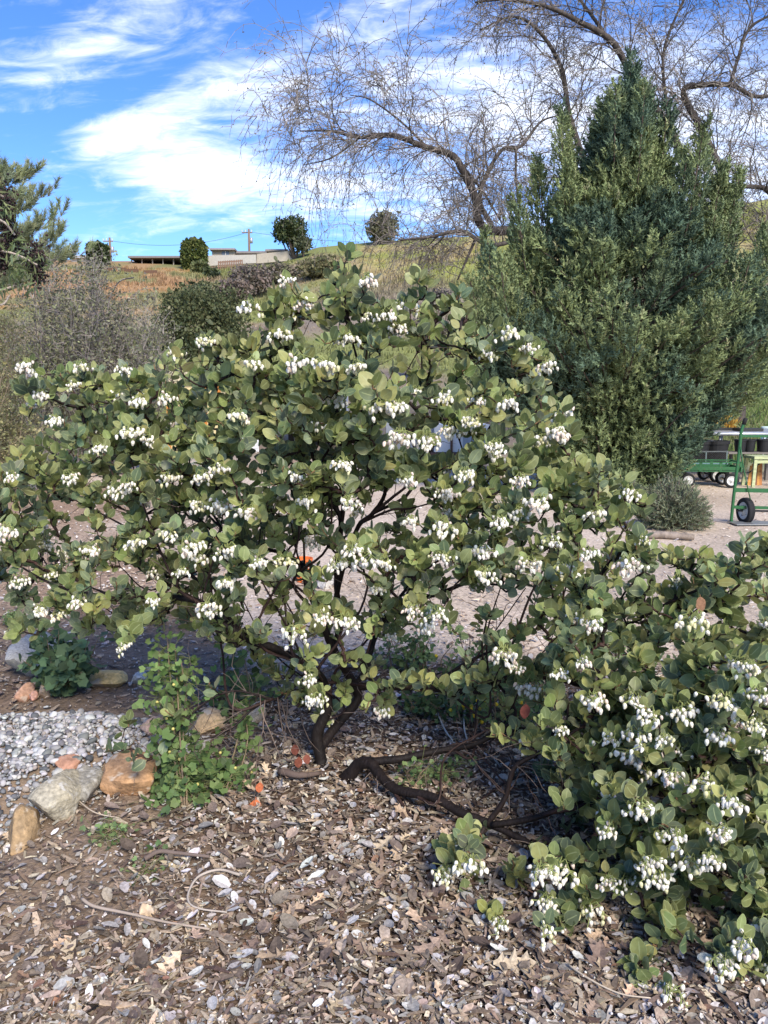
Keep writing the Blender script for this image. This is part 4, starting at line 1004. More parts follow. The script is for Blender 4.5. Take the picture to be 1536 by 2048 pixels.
    tips = np.array(tips); tips = tips[rng.random(len(tips)) < .5]; K = len(tips)
    M = rmats(K) * rng.uniform(.025, .050, K)[:, None, None]
    b = MB(); b.inst(np.array([[-.4, 0, 0], [.4, 0, 0], [.25, 1, .2], [-.25, 1, -.1]]), M, tips, quads=[[0, 1, 2, 3]], tint=pick([(.24, .23, .14), (.30, .24, .17), (.17, .17, .10)], K)); b.build('buds', M_foliage, t, kind='stuff')
    print('oak twigs', len(S2), len(S3), K)
bare_oak()

# ------------------------------------------------------------------ leafy plants in general
def leaf_cloud(b, pts, size, cols, shape='oval', jit=.2, ups=.0, sv=.3):
    K = len(pts); s = size * np.exp(rng.normal(size=K) * sv)
    d = unit(rng.normal(size=(K, 3)) + [0, 0, ups])
    M = frames(d) * s[:, None, None]
    if shape == 'oval':
        tv = np.array([[0, 0, 0], [.28, .35, .06], [.24, .75, .05], [0, 1, 0], [-.24, .75, .05], [-.28, .35, .06]]); q = [[0, 1, 2, 3], [0, 3, 4, 5]]; tr = None
    elif shape == 'needle':
        tv = np.array([[-.045, 0, 0], [.045, 0, 0], [0, 1, 0]]); q = None; tr = [[0, 1, 2]]
    else:    # lobed
        rr_ = [.15, .75, .55, 1.0, .6, 1.08, .6, 1.0, .55, .75, .15]; aa = np.linspace(-2.5, 2.5, 11)
        tv = np.array([[0, .3, .03]] + [[sin(a) * r * .5, .3 + cos(a) * r * .6, .05 * r] for a, r in zip(aa, rr_)]); q = None; tr = [[0, i + 1, i] for i in range(1, 11)]
    b.inst(tv, M, pts, quads=q, tris=tr, tint=pick(cols, K, jit)); return b
def blob_pts(c, r, n, shell=.6, seed=0, lump=.35):
    d = unit(rng.normal(size=(n, 3))); rad = (shell + (1 - shell) * rng.random(n)) * (1 + lump * (2 * fbm(d[:, 0] * 2.5 + seed, d[:, 1] * 2.5 + d[:, 2] * 2.2, seed, 3) - 1))
    return np.asarray(c) + d * np.asarray(r) * rad[:, None]
def bush(name, label, cat, base, c, r, n, size, cols, stems=14, shape='oval', shell=.45, stem_tint=(.15, .11, .085), lump=.4, seed=1, group=None, stem_r=.02, low=None):
    base = np.asarray(base, float); t = thing(name, label, cat, base, group)
    s = MB(); P0, P1, R0, R1 = [], [], [], []
    for k in range(stems):
        tip = blob_pts(c, np.asarray(r) * .8, 1, .5, seed, 0)[0]; mid = lerp(base, tip, .5) + rng.normal(size=3) * .08 * np.linalg.norm(tip - base)
        P0 += [base - [0, 0, .05], mid]; P1 += [mid, tip]; R0 += [stem_r, stem_r * .7]; R1 += [stem_r * .7, stem_r * .25]
    s.segs(P0, P1, R0, R1, 5, stem_tint); s.build('trunk' if cat == 'tree' else 'stems', M_twig, t)
    p = blob_pts(c, r, n, shell, seed, lump)
    if low is None: low = base[2] + .02
    p = p[p[:, 2] > low]
    b = MB(); leaf_cloud(b, p, size, cols, shape); b.build('crown' if cat == 'tree' else 'foliage', M_foliage, t, kind='stuff')
    return t
# dark round oak on the lower slope
o = P(408, 700, 42); g_ = gz(o[0], o[1]); o2 = P(405, 655, 42)
bush('live_oak_tree', 'round dark olive oak growing at the foot of the dry hillside', 'tree', (o[0], o[1], g_), (o2[0], o2[1], o2[2]), (2.35, 2.3, 2.3), 16000, .15, [(.085, .105, .050), (.11, .125, .055), (.14, .15, .07)], 20, 'oval', .55, lump=.45, seed=3, stem_r=.08)
# rosemary
def rosemary(px, py, w, h, d, label, n, seed):
    p = on_ground(px, py); R_ = w * p[1] / F / 2; H = h * p[1] / F
    t = thing('rosemary_bush', label, 'bush', (p[0], p[1] + R_ * .7, gz(p[0], p[1])))
    c = np.array(t.location); r_ = np.random.default_rng(seed)
    P0, P1 = [], []; pts, dd = [], []
    for k in range(n):
        az = r_.uniform(0, 2 * pi); e = np.arccos(r_.uniform(.05, 1)); L = (1 + .30 * (fbm(np.array([cos(az) * 2 + seed]), np.array([sin(az) * 2 + e]), seed, 2)[0] - .5)) * r_.uniform(.62, 1)
        dr = np.array([sin(e) * cos(az), sin(e) * sin(az), cos(e)]); tip = c + dr * np.array([R_, R_ * .9, H]) * L
        a = lerp(c, tip, .35) + [0, 0, .04]; P0 += [c, a]; P1 += [a, tip]
        for s in np.linspace(.45, 1.02, 20):
            pts.append(lerp(a, tip, s) + r_.normal(size=3) * .006); dd.append(unit(tip - a) + r_.normal(size=3) * .6 + [0, 0, .25])
    s = MB(); s.segs(P0, P1, .006, .003, 4, (.19, .15, .12)); s.build('stems', M_twig, t, kind='stuff')
    K = len(pts); b = MB(); b.inst(np.array([[-.10, 0, 0], [.10, 0, 0], [.08, .6, .03], [0, 1, 0]]), frames(np.array(dd)) * rng.uniform(.035, .06, K)[:, None, None], np.array(pts), quads=[[0, 1, 2, 3]], tint=pick([(.21, .24, .145), (.165, .20, .115), (.28, .30, .19)], K)); b.build('foliage', M_foliage, t, kind='stuff')
rosemary(1366, 1066, 165, 112, 9.2, 'rounded grey-green rosemary bush in the open yard', 900, 2)
rosemary(1262, 1030, 110, 75, 10, 'smaller rosemary bush at the skirt of the juniper', 450, 4)

# ------------------------------------------------------------------ trees and shrubs beyond the manzanita on the slope side
def pine():
    D = 21.0; base = np.array([X(-70, D), D, gz(X(-70, D), D)]); t = thing('pine_tree', 'soft blue-green pine with upright needle candles', 'tree', base)
    b = MB(); tp = catmull([base - [0, 0, .2], base + [.1, 0, 3], base + [.25, 0, 6.2], base + [.2, 0, 8.6]], 6); b.tube(tp, np.linspace(.16, .03, len(tp)), 8, (.20, .15, .12)); b.build('trunk', M_greybark, t, smooth=True)
    S = []; tufts, td = [], []
    def arm(a, b_):
        m_ = lerp(a, b_, .5) + [0, 0, -.12]; ap = catmull([a, m_, b_], 6)
        for k in range(len(ap) - 1): S.append((ap[k], ap[k + 1], .022 * (1 - k / 14), .022 * (1 - (k + 1) / 14)))
        for k in range(4, len(ap)):
            for _ in range(2):
                d = unit(unit(b_ - a) * .6 + np.array([U(-.6, .6), U(-.6, .6), U(.4, 1.2)])); L = U(.15, .45); e = ap[k] + d * L
                S.append((ap[k], e, .009, .006)); tufts.append(e); td.append(unit(d + [0, 0, .5]))
                if U() < .6: tufts.append(lerp(ap[k], e, .5)); td.append(d)
    for (px, py) in ((10, 322), (45, 345), (66, 330), (95, 375), (60, 400), (30, 380), (122, 415), (118, 455), (85, 440), (50, 450), (20, 430), (70, 500), (105, 480), (118, 500), (158, 495), (132, 495), (40, 510), (0, 360), (-20, 420), (90, 520), (60, 540), (20, 490), (-40, 350), (-60, 300), (-120, 420), (-160, 480)):
        e = P(px, py + 18, D + U(-1.2, 1.2)); zz_ = min(e[2] - U(.3, 1.0), tp[-1][2]); a = tp[int(np.argmin(np.abs(tp[:, 2] - zz_)))]; arm(a, e)
    a_ = list(zip(*S)); b = MB(); b.segs(a_[0], a_[1], a_[2], a_[3], 5, (.17, .135, .11)); b.build('branches', M_twig, t, kind='stuff')
    tufts = np.array(tufts); td = np.array(td); K = len(tufts); n = 80
    p = np.repeat(tufts, n, 0) + np.repeat(td, n, 0) * rng.uniform(-.18, .10, (K * n, 1)); d = unit(np.repeat(td, n, 0) * 1.1 + unit(rng.normal(size=(K * n, 3))) * .9)
    b = MB(); b.inst(np.array([[-.05, 0, 0], [.05, 0, 0], [0, 1, 0]]), frames(d) * rng.uniform(.13, .22, K * n)[:, None, None], p, tris=[[0, 1, 2]], tint=np.repeat(pick([(.30, .34, .19), (.34, .36, .19), (.25, .29, .18)], K, .12), n, 0)); b.build('crown', M_foliage, t, kind='stuff')
pine()
def grey_shrub():
    D = 16.5; base = np.array([X(175, D), D, gz(X(175, D), D)]); t = thing('grey_twiggy_shrub', 'tall grey twiggy shrub with sparse small olive leaves', 'shrub', base)
    S = []; lp = []
    for k in range(98):
        px, py = U(10, 340), 0
        top = np.interp(px, [0, 60, 130, 200, 260, 320, 345], [560, 545, 520, 535, 590, 640, 720]); e = P(px, U(top, 760), D + U(-1.3, 1.3)); b0 = base + np.array([U(-.7, .7) + (px - 175) * .003, U(-.5, .5), 0])
        m_ = lerp(b0, e, .5) + rng.normal(size=3) * .15; ap = catmull([b0, m_, e], 5)
        for i in range(len(ap) - 1): S.append((ap[i], ap[i + 1], .016 * (1 - i / 13), .016 * (1 - (i + 1) / 13)))
        for i in range(2, len(ap)):
            for _ in range(3):
                o_ = grow(ap[i], unit(e - b0) + rng.normal(size=3) * .75 + [0, 0, .3], U(.35, .8), .006, 5, 0, .28, S)
                for (q, d) in o_[1:]:
                    if U() < .8: q2 = q + unit(d + rng.normal(size=3) * .8) * U(.08, .25); S.append((q, q2, .004, .0025)); lp += [q2, lerp(q, q2, .6) + rng.normal(size=3) * .02, q + rng.normal(size=3) * .03]
    for (px, py) in ((235, 560), (262, 556)):
        pass
    ap = catmull([P(205, 690, D), P(212, 640, D), P(222, 590, D), P(240, 562, D), P(268, 555, D)], 5)
    for i in range(len(ap) - 1): S.append((ap[i], ap[i + 1], .02, .012))
    a_ = list(zip(*S)); b = MB(); b.segs(a_[0], a_[1], np.array(a_[2]), np.array(a_[3]), 3, pick([(.25, .22, .205), (.32, .28, .26), (.17, .15, .14)], len(S), .12)); b.build('branches', M_twig, t, kind='stuff')
    lp = np.array(lp); b = MB(); leaf_cloud(b, lp, .056, [(.20, .21, .115), (.16, .175, .11), (.26, .26, .15), (.19, .18, .14)]); b.build('foliage', M_foliage, t, kind='stuff')
    print('grey', len(S), len(lp))
grey_shrub()
def yellow_shrub():
    D = 12.5; base = np.array([X(-40, D), D, gz(X(-40, D), D)]); t = thing('yellow_green_shrub', 'fine-leaved yellow-green shrub beside the grey twiggy shrub', 'shrub', base)
    S, lp = [], []
    for k in range(70):
        px = U(-160, 85); top = np.interp(px, [-160, 0, 40, 75, 90], [560, 590, 640, 740, 830]); e = P(px, U(top, 930), D + U(-.9, .9)); b0 = base + np.array([U(-.4, .4), U(-.4, .4), 0])
        ap = catmull([b0, lerp(b0, e, .5) + rng.normal(size=3) * .1, e], 4)
        for i in range(len(ap) - 1): S.append((ap[i], ap[i + 1], .010 * (1 - i / 10), .010 * (1 - (i + 1) / 10)))
        for i in range(2, len(ap)):
            for _ in range(5):
                o_ = grow(ap[i], unit(e - b0) + rng.normal(size=3) * .8, U(.2, .5), .004, 4, 0, .3, S)
                for (q, d) in o_[1:]: lp += [q + rng.normal(size=3) * .03 for _ in range(3)]
    a_ = list(zip(*S)); b = MB(); b.segs(a_[0], a_[1], np.array(a_[2]), np.array(a_[3]), 3, (.26, .21, .15)); b.build('branches', M_twig, t, kind='stuff')
    b = MB(); leaf_cloud(b, np.array(lp), .035, [(.30, .28, .13), (.24, .245, .11), (.36, .32, .17), (.19, .20, .10)]); b.build('foliage', M_foliage, t, kind='stuff')
yellow_shrub()
def fruit_tree():
    D = 11.0; base = np.array([X(-170, D), D, gz(X(-170, D), D)]); t = thing('dark_fruited_tree', 'tree with drooping narrow leaves and hanging clumps of dark dried fruit', 'tree', base)
    b = MB(); tp = catmull([base - [0, 0, .1], base + [.1, 0, 1.5], P(-150, 560, D), P(-130, 400, D)], 5); b.tube(tp, np.linspace(.09, .03, len(tp)), 8, (.22, .18, .14)); b.build('trunk', M_greybark, t, smooth=True)
    S = []
    for (pts) in (((-150, 560), (-60, 590), (0, 580), (28, 572)), ((-140, 470), (-60, 440), (0, 440), (30, 470)), ((-130, 400), (-60, 380), (0, 390), (18, 410)), ((-150, 520), (-60, 500), (20, 505), (75, 530)), ((-60, 590), (0, 610), (20, 590))):
        ap = catmull([P(a, b_, D + U(-.2, .2)) for a, b_ in pts], 5)
        for i in range(len(ap) - 1): S.append((ap[i], ap[i + 1], .016, .012))
    a_ = list(zip(*S)); b = MB(); b.segs(a_[0], a_[1], a_[2], a_[3], 6, (.40, .34, .28)); b.build('branches', M_twig, t, kind='stuff')
    for (px, py, rx, ry) in ((10, 400, 17, 30), (15, 450, 15, 28), (20, 475, 15, 28), (70, 510, 22, 26), (75, 545, 16, 22), (2, 520, 14, 22)):
        c = P(px, py, D); s = D / F; n = 170; p = c + rng.normal(size=(n, 3)) * np.array([rx, rx, ry]) * s * .5
        b = MB(); b.inst(ICO0, rmats(n) * rng.uniform(.012, .022, n)[:, None, None], p, tris=ICO0F, tint=pick([(.035, .022, .022), (.055, .035, .032), (.02, .016, .018)], n)); b.build('fruit_cluster', M_litter, t, smooth=True, kind='stuff')
        b = MB()
    pts, dd = [], []
    for (px, py) in ((5, 390), (22, 430), (30, 480), (18, 520), (28, 545), (60, 520), (85, 520), (55, 560), (10, 560), (40, 550), (-10, 470), (-20, 540), (70, 545), (0, 430)):
        for _ in range(26): pts.append(P(px + U(-16, 16), py + U(-16, 16), D + U(-.3, .3))); dd.append([U(-.6, .6), U(-.6, .6), U(-1.2, .3)])
    K = len(pts); b = MB(); b.inst(np.array([[-.02, 0, 0], [.02, 0, 0], [.08, .4, .02], [.06, .75, .02], [0, 1, -.05], [-.06, .75, .02], [-.08, .4, .02]]), frames(np.array(dd)) * rng.uniform(.11, .2, K)[:, None, None], np.array(pts), quads=[[0, 1, 2, 6], [6, 2, 3, 5]], tris=[[5, 3, 4]], tint=pick([(.15, .19, .08), (.22, .25, .11), (.10, .14, .07)], K)); b.build('crown', M_foliage, t, kind='stuff')
fruit_tree()
# low plants at the margin of the far soil patch
for i, (px, py, w, h, lab, cols) in enumerate(((75, 955, 90, 46, 'grey-green buckwheat mound on the bare orange soil', [(.23, .24, .14), (.30, .29, .18), (.17, .19, .11)]), (20, 990, 80, 50, 'dark green sage mound under the yellow-green shrub', [(.10, .14, .06), (.14, .18, .08)]), (130, 985, 60, 40, 'bright green weed tuft beside the buckwheat mound', [(.13, .22, .07), (.17, .26, .09)]),
                                              (20, 1260, 50, 40, 'small green weed tuft beside the pale boulder', [(.14, .21, .08), (.18, .24, .1)]), (395, 1000, 120, 120, 'grey leafy sagebrush standing behind the manzanita', [(.30, .33, .27), (.24, .27, .22), (.36, .38, .31)]))):
    p = on_ground(px, py); s = p[1] / F
    bush('low_plant', lab, 'plant', (p[0], p[1] + w * s * .4, gz(p[0], p[1])), (p[0], p[1] + w * s * .4, gz(p[0], p[1]) + h * s * .42), (w * s / 2, w * s / 2, h * s * .55), 1800, .028 * s / .008, cols, 16, 'oval', .25, seed=20 + i, stem_r=.004)

# ------------------------------------------------------------------ small leafy plants around the manzanita
def leafy_stems(name, label, cat, stems, leaf, cols, n_leaf, flowers=None, group=None, spread=.03):
    """stems: list of polylines of world points; lobed leaves spread along them"""
    t = thing(name, label, cat, stems[0][0], group); b = MB(); pts = []
    for s_ in stems:
        cp = catmull(s_, 5); b.tube(cp, np.linspace(.0045, .0018, len(cp)), 5, (.20, .15, .10))
        for _ in range(n_leaf):
            k = U(.12, 1) * (len(cp) - 1); i = int(min(k, len(cp) - 2)); q = lerp(cp[i], cp[i + 1], k - i) + rng.normal(size=3) * [spread, spread, spread * .6]; pts.append(q)
            b.segs([lerp(cp[i], cp[i + 1], k - i)], [q], .0009, .0007, 3, (.18, .20, .08))
    b.build('stems', M_twig, t, smooth=True, kind='stuff')
    lb = MB(); pts = np.array(pts); K = len(pts); s = leaf * np.exp(rng.normal(size=K) * .25)
    rr_ = [.2, .80, .80, .96, .80, 1.02, .80, .96, .80, .80, .2]; aa = np.linspace(-2.5, 2.5, 11)
    tv = np.array([[0, .3, .0]] + [[sin(a) * r * .5, .3 + cos(a) * r * .6, .07 * r] for a, r in zip(aa, rr_)]); tr = [[0, i + 1, i] for i in range(1, 11)]
    nrm = unit(rng.normal(size=(K, 3)) * .6 + [0, -.5, .8]); d = unit(np.cross(nrm, rng.normal(size=(K, 3))))
    lb.inst(tv, frames(d, nrm) * s[:, None, None], pts, tris=tr, tint=pick(cols, K, .18)); lb.build('foliage', M_foliage, t, kind='stuff')
    if flowers:
        f = MB(); fp = pts[rng.random(K) < flowers[1]] + rng.normal(size=(1, 3)) * .004; f.inst(ICO1, rmats(len(fp)) * flowers[2], fp, tris=ICO1F, tint=flowers[0]); f.build('blossoms', M_flower, t, kind='stuff')
    return t
C_CUR = [(.10, .165, .05), (.13, .20, .065), (.17, .235, .085), (.08, .13, .05)]
def px_line(pts, d0, d1): return [P(a, b, lerp(d0, d1, i / (len(pts) - 1))) for i, (a, b) in enumerate(pts)]
g1 = on_ground(366, 1622)[1]
leafy_stems('currant_bush', 'leafy green currant with thin upright stems beside the rusty edging rock', 'bush', [px_line([(368, 1622), (362, 1560), (350, 1480), (345, 1400), (338, 1330), (335, 1275)], g1, 3.0), px_line([(374, 1622), (372, 1540), (366, 1470), (372, 1400), (362, 1320)], g1, 2.95), px_line([(362, 1622), (350, 1580), (335, 1540)], g1, 2.85), px_line([(366, 1622), (350, 1570), (360, 1530), (385, 1500)], g1, 2.9),
    px_line([(370, 1622), (395, 1560), (410, 1500)], g1, 2.9), px_line([(360, 1622), (330, 1612), (305, 1600)], g1, 2.8), px_line([(366, 1620), (345, 1500), (320, 1400), (318, 1300)], g1, 3.0), px_line([(370, 1620), (360, 1480), (355, 1380), (350, 1290)], g1, 3.0)], .034, C_CUR, 95, ((.62, .55, .18), .05, .006), spread=.045)
g2 = on_ground(470, 1590)[1]
leafy_stems('currant_bush', 'currant sprigs below the arching grey branch beside the tan boulder', 'bush', [px_line([(440, 1600), (452, 1550), (470, 1500), (478, 1450), (470, 1400)], g2, 3.1), px_line([(445, 1600), (430, 1560), (415, 1540)], g2, 2.9), px_line([(445, 1600), (480, 1540), (495, 1480), (490, 1430)], g2, 3.05), px_line([(447, 1602), (455, 1570), (465, 1545)], g2, 2.85)], .036, C_CUR, 42, ((.62, .55, .18), .05, .006), spread=.04)
g3 = on_ground(500, 1430)[1]
leafy_stems('currant_bush', 'tall green currant behind the manzanita trunk', 'bush', [px_line([(495, 1440), (500, 1380), (490, 1320), (500, 1270)], g3, 4.0), px_line([(500, 1440), (520, 1370), (530, 1310)], g3, 4.0), px_line([(490, 1440), (470, 1380), (480, 1300)], g3, 4.0)], .05, C_CUR, 55, spread=.08)
# geranium clump by the pale boulder
p = on_ground(115, 1388); ge = []
for k in range(22):
    a = U(0, 2 * pi); r = U(.03, .26); ge.append([p, p + [cos(a) * r * .6, sin(a) * r * .6, U(.10, .2)], p + [cos(a) * r, sin(a) * r, U(.16, .36)]])
leafy_stems('geranium_clump', 'mounded clump of lobed blue-green leaves beside the pale boulder', 'plant', ge, .055, [(.12, .185, .085), (.155, .225, .105), (.095, .15, .07)], 26, spread=.03)
# green weeds and yellow flowers beyond the low limbs
for i, (px, py, w, h, nst, lab, fl) in enumerate(((1000, 1450, 190, 110, 26, 'green weeds dotted with yellow flowers beyond the low limb', ((.75, .55, .04), .07, .010)), (870, 1440, 90, 60, 14, 'dark green weed clump below the horizontal limb', None), (960, 1380, 200, 90, 22, 'pale green weeds growing in the light behind the limbs', ((.75, .55, .04), .02, .009)), (860, 1570, 90, 60, 10, 'small green sprout in the mulch between the low limbs', None),
                                                  (815, 1350, 120, 100, 16, 'fresh green weeds behind the fork of the shrub', None), (1250, 1330, 160, 60, 16, 'pale weeds at the edge of the dusty yard', None), (330, 1250, 160, 60, 14, 'green weeds beyond the gravel bed', None), (220, 1672, 44, 26, 5, 'tiny bright green seedling tuft in bare soil', None), (300, 1745, 20, 18, 3, 'single green seedling among the grey dead leaves', None))):
    p = on_ground(px, py); s = p[1] / F; st = []
    for k in range(nst):
        q = p + np.array([U(-.5, .5) * w * s, U(-.3, .5) * w * s, 0]); q[2] = gz(q[0], q[1]); hh = h * s * U(.5, 1.1); st.append([q, q + [U(-.03, .03), U(-.03, .03), hh * .5], q + [U(-.08, .08), U(-.06, .06), hh]])
    leafy_stems('weed_patch', lab, 'weeds', st, .034 if py < 1500 else .02, [(.13, .20, .075), (.18, .25, .10), (.10, .16, .06)] if i != 1 else [(.06, .11, .04), (.08, .13, .05)], 16, fl, spread=.035)
# ------------------------------------------------------------------ garden carts and nursery benches
GREEN = (.022, .115, .035)
def wheel(parent, c, r, w, axis, rimc=(.62, .62, .60), label=None):
    """tyre with a rim; axis: horizontal unit vector of the axle"""
    ax = unit(np.array([axis[0], axis[1], 0.])); M = np.stack([np.cross([0, 0, 1.], ax), [0, 0, 1.], ax], 1); M[:, 0] = np.cross(M[:, 1], M[:, 2])
    b = MB(); b.lathe([(.66 * r, -.40 * w), (.80 * r, -.5 * w), (.95 * r, -.42 * w), (r, -.22 * w), (.985 * r, -.20 * w), (1.0 * r, -.06 * w), (.985 * r, -.03 * w), (.985 * r, .03 * w), (1.0 * r, .06 * w), (.985 * r, .20 * w), (r, .22 * w), (.95 * r, .42 * w), (.80 * r, .5 * w), (.66 * r, .40 * w)], c, 28, tint=(.022, .022, .023), M=M)
    t = b.build('tyre', M_rubber, parent, smooth=True)
    b = MB(); b.lathe([(.67 * r, -.36 * w), (.62 * r, -.42 * w), (.55 * r, -.28 * w), (.25 * r, -.22 * w), (.2 * r, -.42 * w), (.001, -.44 * w)], c, 24, tint=rimc, M=M)
    b.lathe([(.67 * r, .36 * w), (.62 * r, .42 * w), (.55 * r, .28 * w), (.25 * r, .22 * w), (.2 * r, .42 * w), (.001, .44 * w)], c, 24, tint=rimc, M=M)
    b.build('rim', M_metal, t, smooth=True)
    b = MB()
    for k in range(5):
        a = k * 2 * pi / 5
        for s in (-1, 1): b.lathe([(.035 * r, -.006), (.035 * r, .006), (.001, .007)], np.asarray(c) + M @ np.array([cos(a) * .40 * r, sin(a) * .40 * r, s * .25 * w]), 8, tint=(.2, .2, .2), M=M)
    b.lathe([(.07 * r, -.5 * w), (.07 * r, .5 * w)], c, 10, tint=(.1, .1, .1), M=M)
    b.build('hub', M_metal, t, smooth=True)
def hand_truck():
    D = 9.55; g = gz(X(1463, D, 930), D)
    def Q(px, py, dd=0): return P(px, py, D + dd)
    base = Q(1463, 1047); t = thing('hand_truck', 'tall green hand truck with black pneumatic tyres standing in the yard', 'hand truck', (base[0], base[1], g))
    W = .62; wx = np.array([W, -.12, 0])
    for s in (0, 1):
        o = wx * s; b = MB()
        pts = [Q(1462, 1048) + o, Q(1466, 1005) + o, Q(1475, 930) + o, Q(1480, 890) + o, Q(1482, 866) + o, Q(1486, 852) + o, Q(1490, 842) + o]
        b.tube(catmull(pts, 4), .019, 10, GREEN); b.build('upright', M_metal, t, smooth=True)
        b = MB(); b.tube([Q(1487, 849) + o, Q(1490.5, 840) + o, Q(1491.5, 836) + o], [.025, .026, .022], 10, (.02, .02, .02)); b.build('grip', M_rubber, t, smooth=True)
    for (px, py, hh) in ((1482, 872, .03), (1471.5, 980, .05), (1466, 1014, .035)):
        a = Q(px, py); b = MB(); b.bar(a, a + wx, .03, hh, GREEN); b.build('crossbar', M_metal, t)
    b = MB(); a = Q(1481, 893, -.02); b.tube([a, Q(1486, 930, -.03), Q(1493, 965, -.05), Q(1501, 1000, -.08)], .007, 6, GREEN); b.build('brace', M_metal, t, smooth=True)
    a = Q(1462, 1047); b = MB(); b.box((a[0] + W / 2, a[1] - .10, g + .022), (W + .06, .26, .012), 0, (.33, .34, .34)); b.build('toe_plate', M_steel, t)
    zr = .165; c1 = np.array([P(1492, 1027, D)[0], D + .02, g + zr - .005]); c2 = c1 + np.array([W - .2, -.07, 0])
    b = MB(); b.tube([c1 - [.10, 0, 0], c2 + [.10, 0, 0]], .012, 8, (.05, .05, .05)); b.build('axle', M_metal, t, smooth=True)
    b = MB(); b.bar(Q(1466, 1014), c1 + [.0, .0, .02], .03, .03, GREEN); b.build('axle_bracket', M_metal, t)
    wheel(t, c1, zr, .085, (1, .10, 0)); wheel(t, c2, zr, .085, (1, .10, 0))
hand_truck()
def wagon(px0, px1, D, ytop, ybed, rz, label, mesh=False, wheel_r=.125):
    g = gz(X((px0 + px1) / 2, D, 930), D); x0, x1 = X(px0, D, 930), X(px1, D, 930); L = x1 - x0; W = .55; cx = (x0 + x1) / 2
    t = thing('garden_wagon', label, 'wagon', (cx, D, g)); zb = P(px0, ybed, D)[2]; zt = P(px0, ytop, D)[2]
    def T(x, y, z): v = rotz(rz) @ np.array([x, y, 0]); return np.array([cx + v[0], D + .1 + v[1], z])
    b = MB(); b.box(T(0, 0, zb), (L, W, .035), rz, (.03, .03, .032) if mesh else GREEN); b.build('bed', M_metal, t)
    for (xx, yy, sx, sy) in ((0, -W / 2, L, .025), (0, W / 2, L, .025), (-L / 2, 0, .025, W), (L / 2, 0, .025, W)):
        b = MB(); b.box(T(xx, yy, zt), (sx, sy, .022), rz, (.10, .11, .11) if mesh else GREEN); b.box(T(xx, yy, zb + .045), (sx * 1.01, sy * 1.2, .06), rz, (.12, .22, .24) if mesh else GREEN); b.build('side_rail', M_metal, t)
    for xx in np.linspace(-L / 2, L / 2, 4):
        for yy in (-W / 2, W / 2):
            b = MB(); b.box(T(xx, yy * 1.02, (zb + zt) / 2), (.05 if not mesh else .025, .014, zt - zb + .03), rz, GREEN if not mesh else (.12, .16, .16)); b.build('post', M_metal, t)
    if mesh:
        for yy in (-W / 2, W / 2):
            b = MB(); h = zt - zb; n = int(L / .035)
            for k in range(-int(h / .035) - 1, n + 1):
                for sg in (1, -1):
                    xa = -L / 2 + k * .035; xb = xa + h; za, zb_ = (zb, zt) if sg > 0 else (zt, zb)
                    f0 = max(0, (-L / 2 - xa) / h); f1 = min(1, (L / 2 - xa) / h)
                    if f1 - f0 < .05: continue
                    b.segs([T(lerp(xa, xb, f0), yy, lerp(za, zb_, f0))], [T(lerp(xa, xb, f1), yy, lerp(za, zb_, f1))], .0035, .0035, 4, (.05, .05, .05))
            b.build('mesh_panel', M_metal, t)
    for xx in (-L * .36, L * .36):
        b = MB(); b.bar(T(xx, -W * .45, g + wheel_r), T(xx, W * .45, g + wheel_r), .025, .025, (.03, .03, .03)); b.bar(T(xx, 0, g + wheel_r), T(xx, 0, zb), .05, .05, (.03, .03, .03)); b.build('axle', M_metal, t)
        for yy in (-W * .46, W * .46): wheel(t, T(xx, yy, g + wheel_r - .004), wheel_r, .085, rotz(rz) @ np.array([0, 1., 0]))
    b = MB(); b.tube([T(L / 2, 0, zb - .03), T(L / 2 + .25, .02, zb - .05), T(L / 2 + .55, .05, zb + .25)], .012, 8, (.03, .03, .03)); b.build('handle', M_metal, t, smooth=True)
    return T, zb
wagon(1360, 1474, 13.9, 923, 940, -.12, 'low green garden wagon with open rails and white-rimmed wheels')
T_, zb_ = wagon(1318, 1444, 14.75, 902, 932, .05, 'mesh-sided garden wagon carrying big black pots', True)
def pot(label, c, r, h, group=None, tint=(.018, .018, .02)):
    t = thing('nursery_pot', label, 'pot', c, group); c = np.asarray(c, float)
    b = MB(); b.lathe([(.001, .0), (.80 * r, 0), (.97 * r, h * .86), (1.04 * r, h * .86), (1.06 * r, h), (.98 * r, h), (.92 * r, h * .8), (.80 * r, .03)], c, 24, tint=tint); b.build('pot_wall', M_plastic, t, smooth=False)
    b = MB(); b.lathe([(.001, h * .82), (.95 * r, h * .80)], c, 20, tint=(.06, .045, .035)); b.build('soil', M_ground, t)
    return t
for px in (1392, 1428): pot('big black nursery pot riding in the mesh-sided wagon', (X(px, 14.85, 930), 14.85, zb_ + .02), .25, .46, 'pots in the mesh wagon')
# slatted nursery bench
def bench():
    D0, D1 = 15.2, 17.4; x0, x1 = X(1335, D0, 930), X(1640, D0, 930); t = thing('nursery_bench', 'long grey metal nursery bench holding plant trays', 'bench', ((x0 + x1) / 2, D0, gz((x0 + x1) / 2, D0)))
    z = P(1400, 868, D0)[2]
    b = MB(); b.tube([(x0, D0, z), (x1, D0, z)], .035, 10, (.50, .52, .54)); b.build('front_rail', M_steel, t, smooth=True)
    b = MB(); b.tube([(x0, D1, z), (x1, D1, z)], .03, 8, (.50, .52, .54)); b.build('back_rail', M_steel, t, smooth=True)
    for y in np.linspace(D0 + .10, D1 - .08, 11):
        b = MB(); b.box(((x0 + x1) / 2, y, z + .02), (x1 - x0, .17, .018), 0, (.42, .43, .44)); b.build('slat', M_steel, t)
    for x in np.linspace(x0 + .1, x1 - .1, 4):
        for y in (D0 + .08, D1 - .08):
            g = gz(x, y); b = MB(); b.tube([(x, y, g - .02), (x, y, z)], .022, 8, (.40, .42, .44)); b.build('leg', M_steel, t, smooth=True)
    return z
